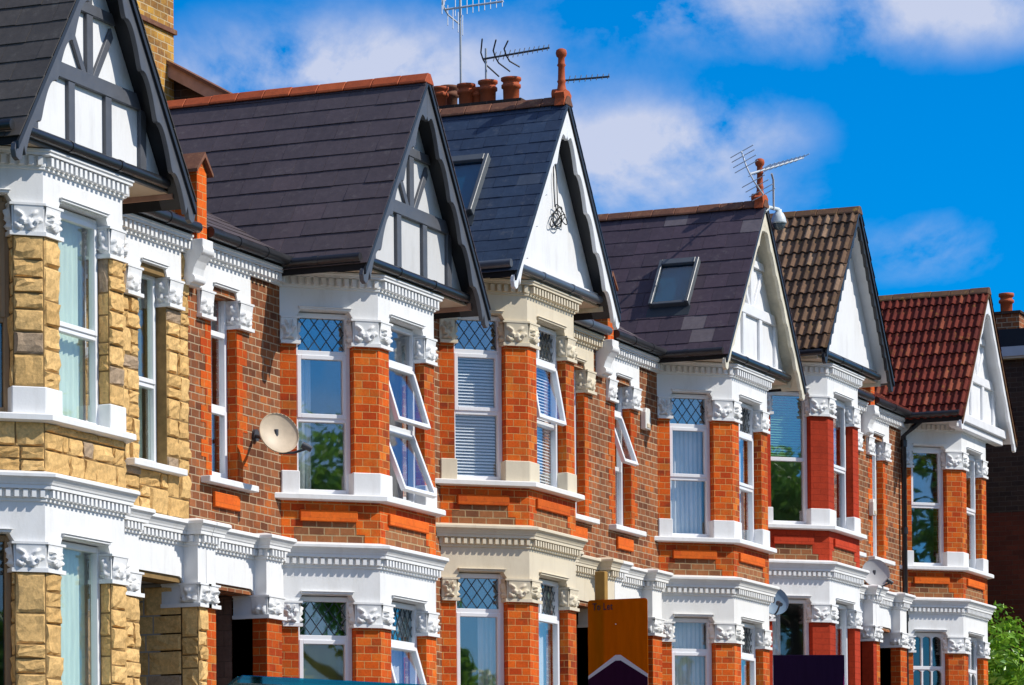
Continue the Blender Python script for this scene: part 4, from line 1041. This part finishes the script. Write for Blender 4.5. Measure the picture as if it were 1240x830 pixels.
def leaf_cloud(mb, c, rad, n, size, rr, lumps=7, squash=.85):
    c = Vector(c); L_ = []
    for k in range(lumps):
        d = Vector((rr.gauss(0, 1), rr.gauss(0, 1), rr.gauss(0, .8))).normalized(); L_.append((c + Vector((d.x * rad * .55, d.y * rad * .55, d.z * rad * .55 * squash)), rad * rr.uniform(.35, .6)))
    for i in range(n):
        o, r_ = rr.choice(L_); d = Vector((rr.gauss(0, 1), rr.gauss(0, 1), rr.gauss(0, 1))).normalized()
        p = o + d * r_ * (rr.random() ** .35); s = size * rr.uniform(.6, 1.3)
        nrm = (d + Vector((rr.gauss(0, .6), rr.gauss(0, .6), rr.gauss(.3, .6)))).normalized(); a = nrm.cross(Vector((rr.gauss(0, 1), rr.gauss(0, 1), rr.gauss(0, 1)))).normalized(); b = nrm.cross(a)
        mb.add([p - a * s, p - b * s * .45 + nrm * s * .1, p + a * s, p + b * s * .45 + nrm * s * .1], [(0, 1, 2, 3)])
def bush():
    rr = random.Random(8); b = (24.75, -.55, gz(24.75)); root = empty('garden_shrub', b, 'bright green leafy shrub at the right edge below the dark brick wall', 'shrub'); OFF[0] = Vector(b)
    tk = MB()
    for k in range(6):
        a = rr.uniform(0, 6.28); tk.tube([(b[0] + .1 * math.cos(a), b[1] + .1 * math.sin(a), b[2] - .2), (b[0] + .3 * math.cos(a), b[1] + .3 * math.sin(a), b[2] + 1.4), (b[0] + .6 * math.cos(a), b[1] + .6 * math.sin(a), b[2] + 2.6)], [.04, .03, .01], 6)
    tk.build('stem', 'bark', root)
    lf = MB()
    leaf_cloud(lf, (b[0], b[1], 3.0), 1.3, 3600, .085, rr, 16, 1.0)
    for k in range(40):
        x, y = b[0] + rr.uniform(-.8, .8), b[1] + rr.uniform(-.8, .8); z = 3.85 + rr.uniform(0, .6) - .3 * abs(x - b[0]); leaf_cloud(lf, (x, y, z), .16, 16, .06, rr, 3)
    lf.build('foliage', 'leaf', root, recalc=False); OFF[0] = Vector((0, 0, 0))
bush()
def tree(x, y, h, cr, n, size, seed, label, group=None, base=None):
    rr = random.Random(seed); z0 = gz(x) if base is None else base; b = (x, y, z0); root = empty('street_tree', b, label, 'tree', group); OFF[0] = Vector(b)
    tk = MB(); tk.tube([(x, y, z0 - .2), (x + .1, y, z0 + h * .3), (x - .05, y + .1, z0 + h * .55), (x, y, z0 + h * .85)], [.28, .2, .14, .04], 10); lf = MB()
    for k in range(9):
        a = rr.uniform(0, 6.28); t = rr.uniform(.35, .7); s = Vector((x, y, z0 + h * t)); e = s + Vector((math.cos(a) * cr * .8, math.sin(a) * cr * .8, h * rr.uniform(.08, .28))); tk.tube([s, (s + e) / 2 + Vector((0, 0, -.15)), e], [.1, .06, .02], 6)
        leaf_cloud(lf, e, cr * rr.uniform(.4, .6), n // 10, size, rr, 5)
    leaf_cloud(lf, (x, y, z0 + h * .82), cr * .7, n // 5, size, rr, 8)
    tk.build('trunk', 'bark', root); lf.build('crown', 'leaf_tree', root, recalc=False); OFF[0] = Vector((0, 0, 0)); return root
tree(45.3, 4.0, 9.4, 2.6, 2600, .16, 3, 'distant tree showing above the flat roof at the right edge', None)
for i, (x, y, h, cr, sd_) in enumerate(((-23, -30, 6.5, 2.4, 2), (-13.4, -30, 10.2, 3.0, 4), (-8.4, -30, 5.2, 2.0, 5), (-3.0, -31, 7.2, 2.2, 6), (4.9, -30, 10.2, 2.8, 7), (13.0, -30, 14.0, 4.0, 8), (26, -31, 9, 3.0, 9), (40, -30, 10, 3.2, 10))):
    tree(x, y, h, cr, 11000, .15, 20 + sd_, 'street tree across the road, seen only as a reflection in the window panes', 'trees across the road')

# ------------------------------------------------------------------ street
def strip(name, y0, y1, dz, mat):
    mb = MB(); xs = [-90, -60, -30, 0, 30, 70]
    for a, b in zip(xs[:-1], xs[1:]): mb.add([(a, y0, gz(a) + dz), (b, y0, gz(b) + dz), (b, y1, gz(b) + dz), (a, y1, gz(a) + dz)], [(0, 1, 2, 3)])
    return tag(mb.build(name, mat, None, recalc=False), kind='structure')
g = MB(); xs = [-600, -90, -60, -30, 0, 30, 70, 600]
for a, b in zip(xs[:-1], xs[1:]): g.add([(a, -600, gz(a) - .16), (b, -600, gz(b) - .16), (b, 600, gz(b) - .16), (a, 600, gz(a) - .16)], [(0, 1, 2, 3)])
tag(g.build('ground', 'lawn', None, recalc=False), kind='structure')
strip('front_garden_ground', -3.95, 2.0, 0, 'soil')
strip('pavement', -6.4, -3.95, .0, 'paving')
strip('road', -14.6, -6.52, -.12, 'asphalt')
strip('far_pavement', -17.4, -14.72, .0, 'paving')
for nm, y0, y1 in (('kerb', -6.52, -6.4), ('far_kerb', -14.72, -14.6)):
    mb = MB(); mb.ext([(-90, gz(-90) - .2), (70, gz(70) - .2), (70, gz(70) + .004), (-90, gz(-90) + .004)], FW, -y1, -y0); tag(mb.build(nm, 'kerb', None, .01), kind='structure')
mb = MB()
for k in range(-28, 22):
    x = k * 3.0; mb.add([(x, -10.6, gz(x) - .116), (x + 1.5, -10.6, gz(x + 1.5) - .116), (x + 1.5, -10.5, gz(x + 1.5) - .116), (x, -10.5, gz(x) - .116)], [(0, 1, 2, 3)])
tag(mb.build('road_marking', 'linepaint', None, recalc=False), kind='structure')

# ------------------------------------------------------------------ light
SUN_AZ, SUN_EL = R(14), R(43)     # azimuth from the facade normal towards +x
sd = Vector((math.sin(SUN_AZ) * math.cos(SUN_EL), -math.cos(SUN_AZ) * math.cos(SUN_EL), math.sin(SUN_EL)))
sl_ = bpy.data.lights.new('sun', 'SUN'); sl_.energy = 4.6; sl_.angle = R(.5); sl_.color = (1, .95, .86)
so = bpy.data.objects.new('sun', sl_); COL.objects.link(so); so.rotation_euler = (-sd).to_track_quat('-Z', 'Y').to_euler(); so.location = (0, -20, 30)
wd = bpy.data.worlds.new('World'); scene.world = wd; wd.use_nodes = True; nt = wd.node_tree; nt.nodes.clear()
out = N(nt, 'ShaderNodeOutputWorld'); bg = N(nt, 'ShaderNodeBackground'); bg.inputs[1].default_value = .10; L(nt, bg.outputs[0], out.inputs[0])
sky = N(nt, 'ShaderNodeTexSky'); sky.sky_type = 'NISHITA'; sky.sun_disc = False; sky.sun_elevation = SUN_EL; sky.sun_rotation = math.atan2(sd.x, sd.y)
sky.altitude = 200; sky.air_density = 1.0; sky.dust_density = .3; sky.ozone_density = 3.0
skc = mixc(nt, 1.0, sky.outputs[0], (.50, .98, 1.50), 'MULTIPLY')
hs = N(nt, 'ShaderNodeHueSaturation'); hs.inputs['Saturation'].default_value = 1.35; hs.inputs['Value'].default_value = 1.0; L(nt, skc, hs.inputs['Color'])
# clouds: fractal noise over the sky direction, gathered into a few banks
tc = N(nt, 'ShaderNodeTexCoord').outputs['Generated']
nrmv = N(nt, 'ShaderNodeVectorMath', operation='NORMALIZE'); L(nt, tc, nrmv.inputs[0]); D = nrmv.outputs[0]
def bank(az, el, wa, we, amp):
    c = Vector((math.cos(R(el)) * math.cos(R(az)), math.cos(R(el)) * math.sin(R(az)), math.sin(R(el))))
    t = Vector((-c.y, c.x, 0)).normalized()
    sub = N(nt, 'ShaderNodeVectorMath', operation='SUBTRACT'); L(nt, D, sub.inputs[0]); sub.inputs[1].default_value = c
    up = c.cross(t)
    def comp(v, s):
        d_ = N(nt, 'ShaderNodeVectorMath', operation='DOT_PRODUCT'); L(nt, sub.outputs[0], d_.inputs[0]); d_.inputs[1].default_value = v / s
        m_ = N(nt, 'ShaderNodeMath', operation='MULTIPLY'); L(nt, d_.outputs['Value'], m_.inputs[0]); L(nt, d_.outputs['Value'], m_.inputs[1]); return m_.outputs[0]
    a = N(nt, 'ShaderNodeMath', operation='ADD'); L(nt, comp(t, R(wa)), a.inputs[0]); L(nt, comp(up, R(we)), a.inputs[1])
    e = N(nt, 'ShaderNodeMath', operation='MULTIPLY'); L(nt, a.outputs[0], e.inputs[0]); e.inputs[1].default_value = -1
    x = N(nt, 'ShaderNodeMath', operation='EXPONENT'); L(nt, e.outputs[0], x.inputs[0])
    y = N(nt, 'ShaderNodeMath', operation='MULTIPLY'); L(nt, x.outputs[0], y.inputs[0]); y.inputs[1].default_value = amp; return y.outputs[0]
BANKS = [(23.6, 12.5, 2.2, .8, .8), (21.0, 11.2, 1.2, .55, .45), (15.3, 13.2, 1.8, .55, .42), (19.9, 11.1, 1.8, .85, 1.0), (18.5, 11.5, 1.1, .45, .8), (18.0, 10.3, 1.1, .5, .40), (24.3, 12.5, 1.8, .6, .7), (26.0, 12.3, .8, .5, .3), (15.4, 9.75, .85, .42, .62), (16.8, 13.15, 2.8, .55, .62), (19.0, 13.3, 1.6, .3, .5), (13.6, 13.0, 1.2, .45, .3), (22.2, 10.8, .9, .7, .35)]
# scattered cumulus out of view, as panes reflect it, thickened to whiten ambient light
tot = None
for b in BANKS:
    o = bank(*b)
    if tot is None: tot = o
    else:
        a = N(nt, 'ShaderNodeMath', operation='ADD'); L(nt, tot, a.inputs[0]); L(nt, o, a.inputs[1]); tot = a.outputs[0]
sq = N(nt, 'ShaderNodeVectorMath', operation='MULTIPLY'); L(nt, D, sq.inputs[0]); sq.inputs[1].default_value = (1, 1, 1.35)
n1 = noise(nt, 21, 13, .58, sq.outputs[0], .15); n2 = noise(nt, 3.2, 8, .58, sq.outputs[0], .2)
ge = N(nt, 'ShaderNodeVectorMath', operation='DOT_PRODUCT'); L(nt, D, ge.inputs[0]); ge.inputs[1].default_value = (-.35, -.8, .45)
gate = ramp(nt, ge.outputs['Value'], .02, .25)
a1 = N(nt, 'ShaderNodeMath', operation='MULTIPLY'); L(nt, ramp(nt, n1, .37, .64, (.06, .06, .06), (1.45, 1.45, 1.45)), a1.inputs[0]); L(nt, tot, a1.inputs[1])
c1 = ramp(nt, a1.outputs[0], .06, 1.3)
c2 = N(nt, 'ShaderNodeMath', operation='MULTIPLY'); L(nt, ramp(nt, n2, .38, .60), c2.inputs[0]); L(nt, gate, c2.inputs[1])
k1 = N(nt, 'ShaderNodeMath', operation='MULTIPLY'); L(nt, c1, k1.inputs[0]); k1.inputs[1].default_value = .92
k2 = N(nt, 'ShaderNodeMath', operation='MULTIPLY'); L(nt, c2.outputs[0], k2.inputs[0]); k2.inputs[1].default_value = .85
L(nt, mixc(nt, k2.outputs[0], mixc(nt, k1.outputs[0], hs.outputs[0], (6.2, 6.7, 8.4)), (7.4, 7.3, 7.5)), bg.inputs[0])

# ------------------------------------------------------------------ camera
f, yaw, pitch, roll, cy, cz, cx = 4669.68, .427726, .0195993, -.00788212, -15.80385, -.528316, -35.36033
fw = Vector((math.cos(yaw) * math.cos(pitch), math.sin(yaw) * math.cos(pitch), math.sin(pitch)))
rt = Vector((math.sin(yaw), -math.cos(yaw), 0)); up = rt.cross(fw)
c, s = math.cos(roll), math.sin(roll); r2 = rt * c + up * s; u2 = up * c - rt * s
cam = bpy.data.cameras.new('camera'); co = bpy.data.objects.new('camera', cam); COL.objects.link(co)
mw = Matrix((r2, u2, -fw)).transposed().to_4x4(); mw.translation = (cx, cy, cz); co.matrix_world = mw
cam.sensor_width = 36; cam.lens = f / 1240 * 36; cam.shift_x = 238.04 / 1240; cam.shift_y = 612.82 / 1240; cam.clip_end = 3000; cam.clip_start = .1
scene.camera = co
scene.view_settings.view_transform = 'Standard'; scene.view_settings.look = 'None'; scene.view_settings.exposure = 0; scene.view_settings.gamma = 1
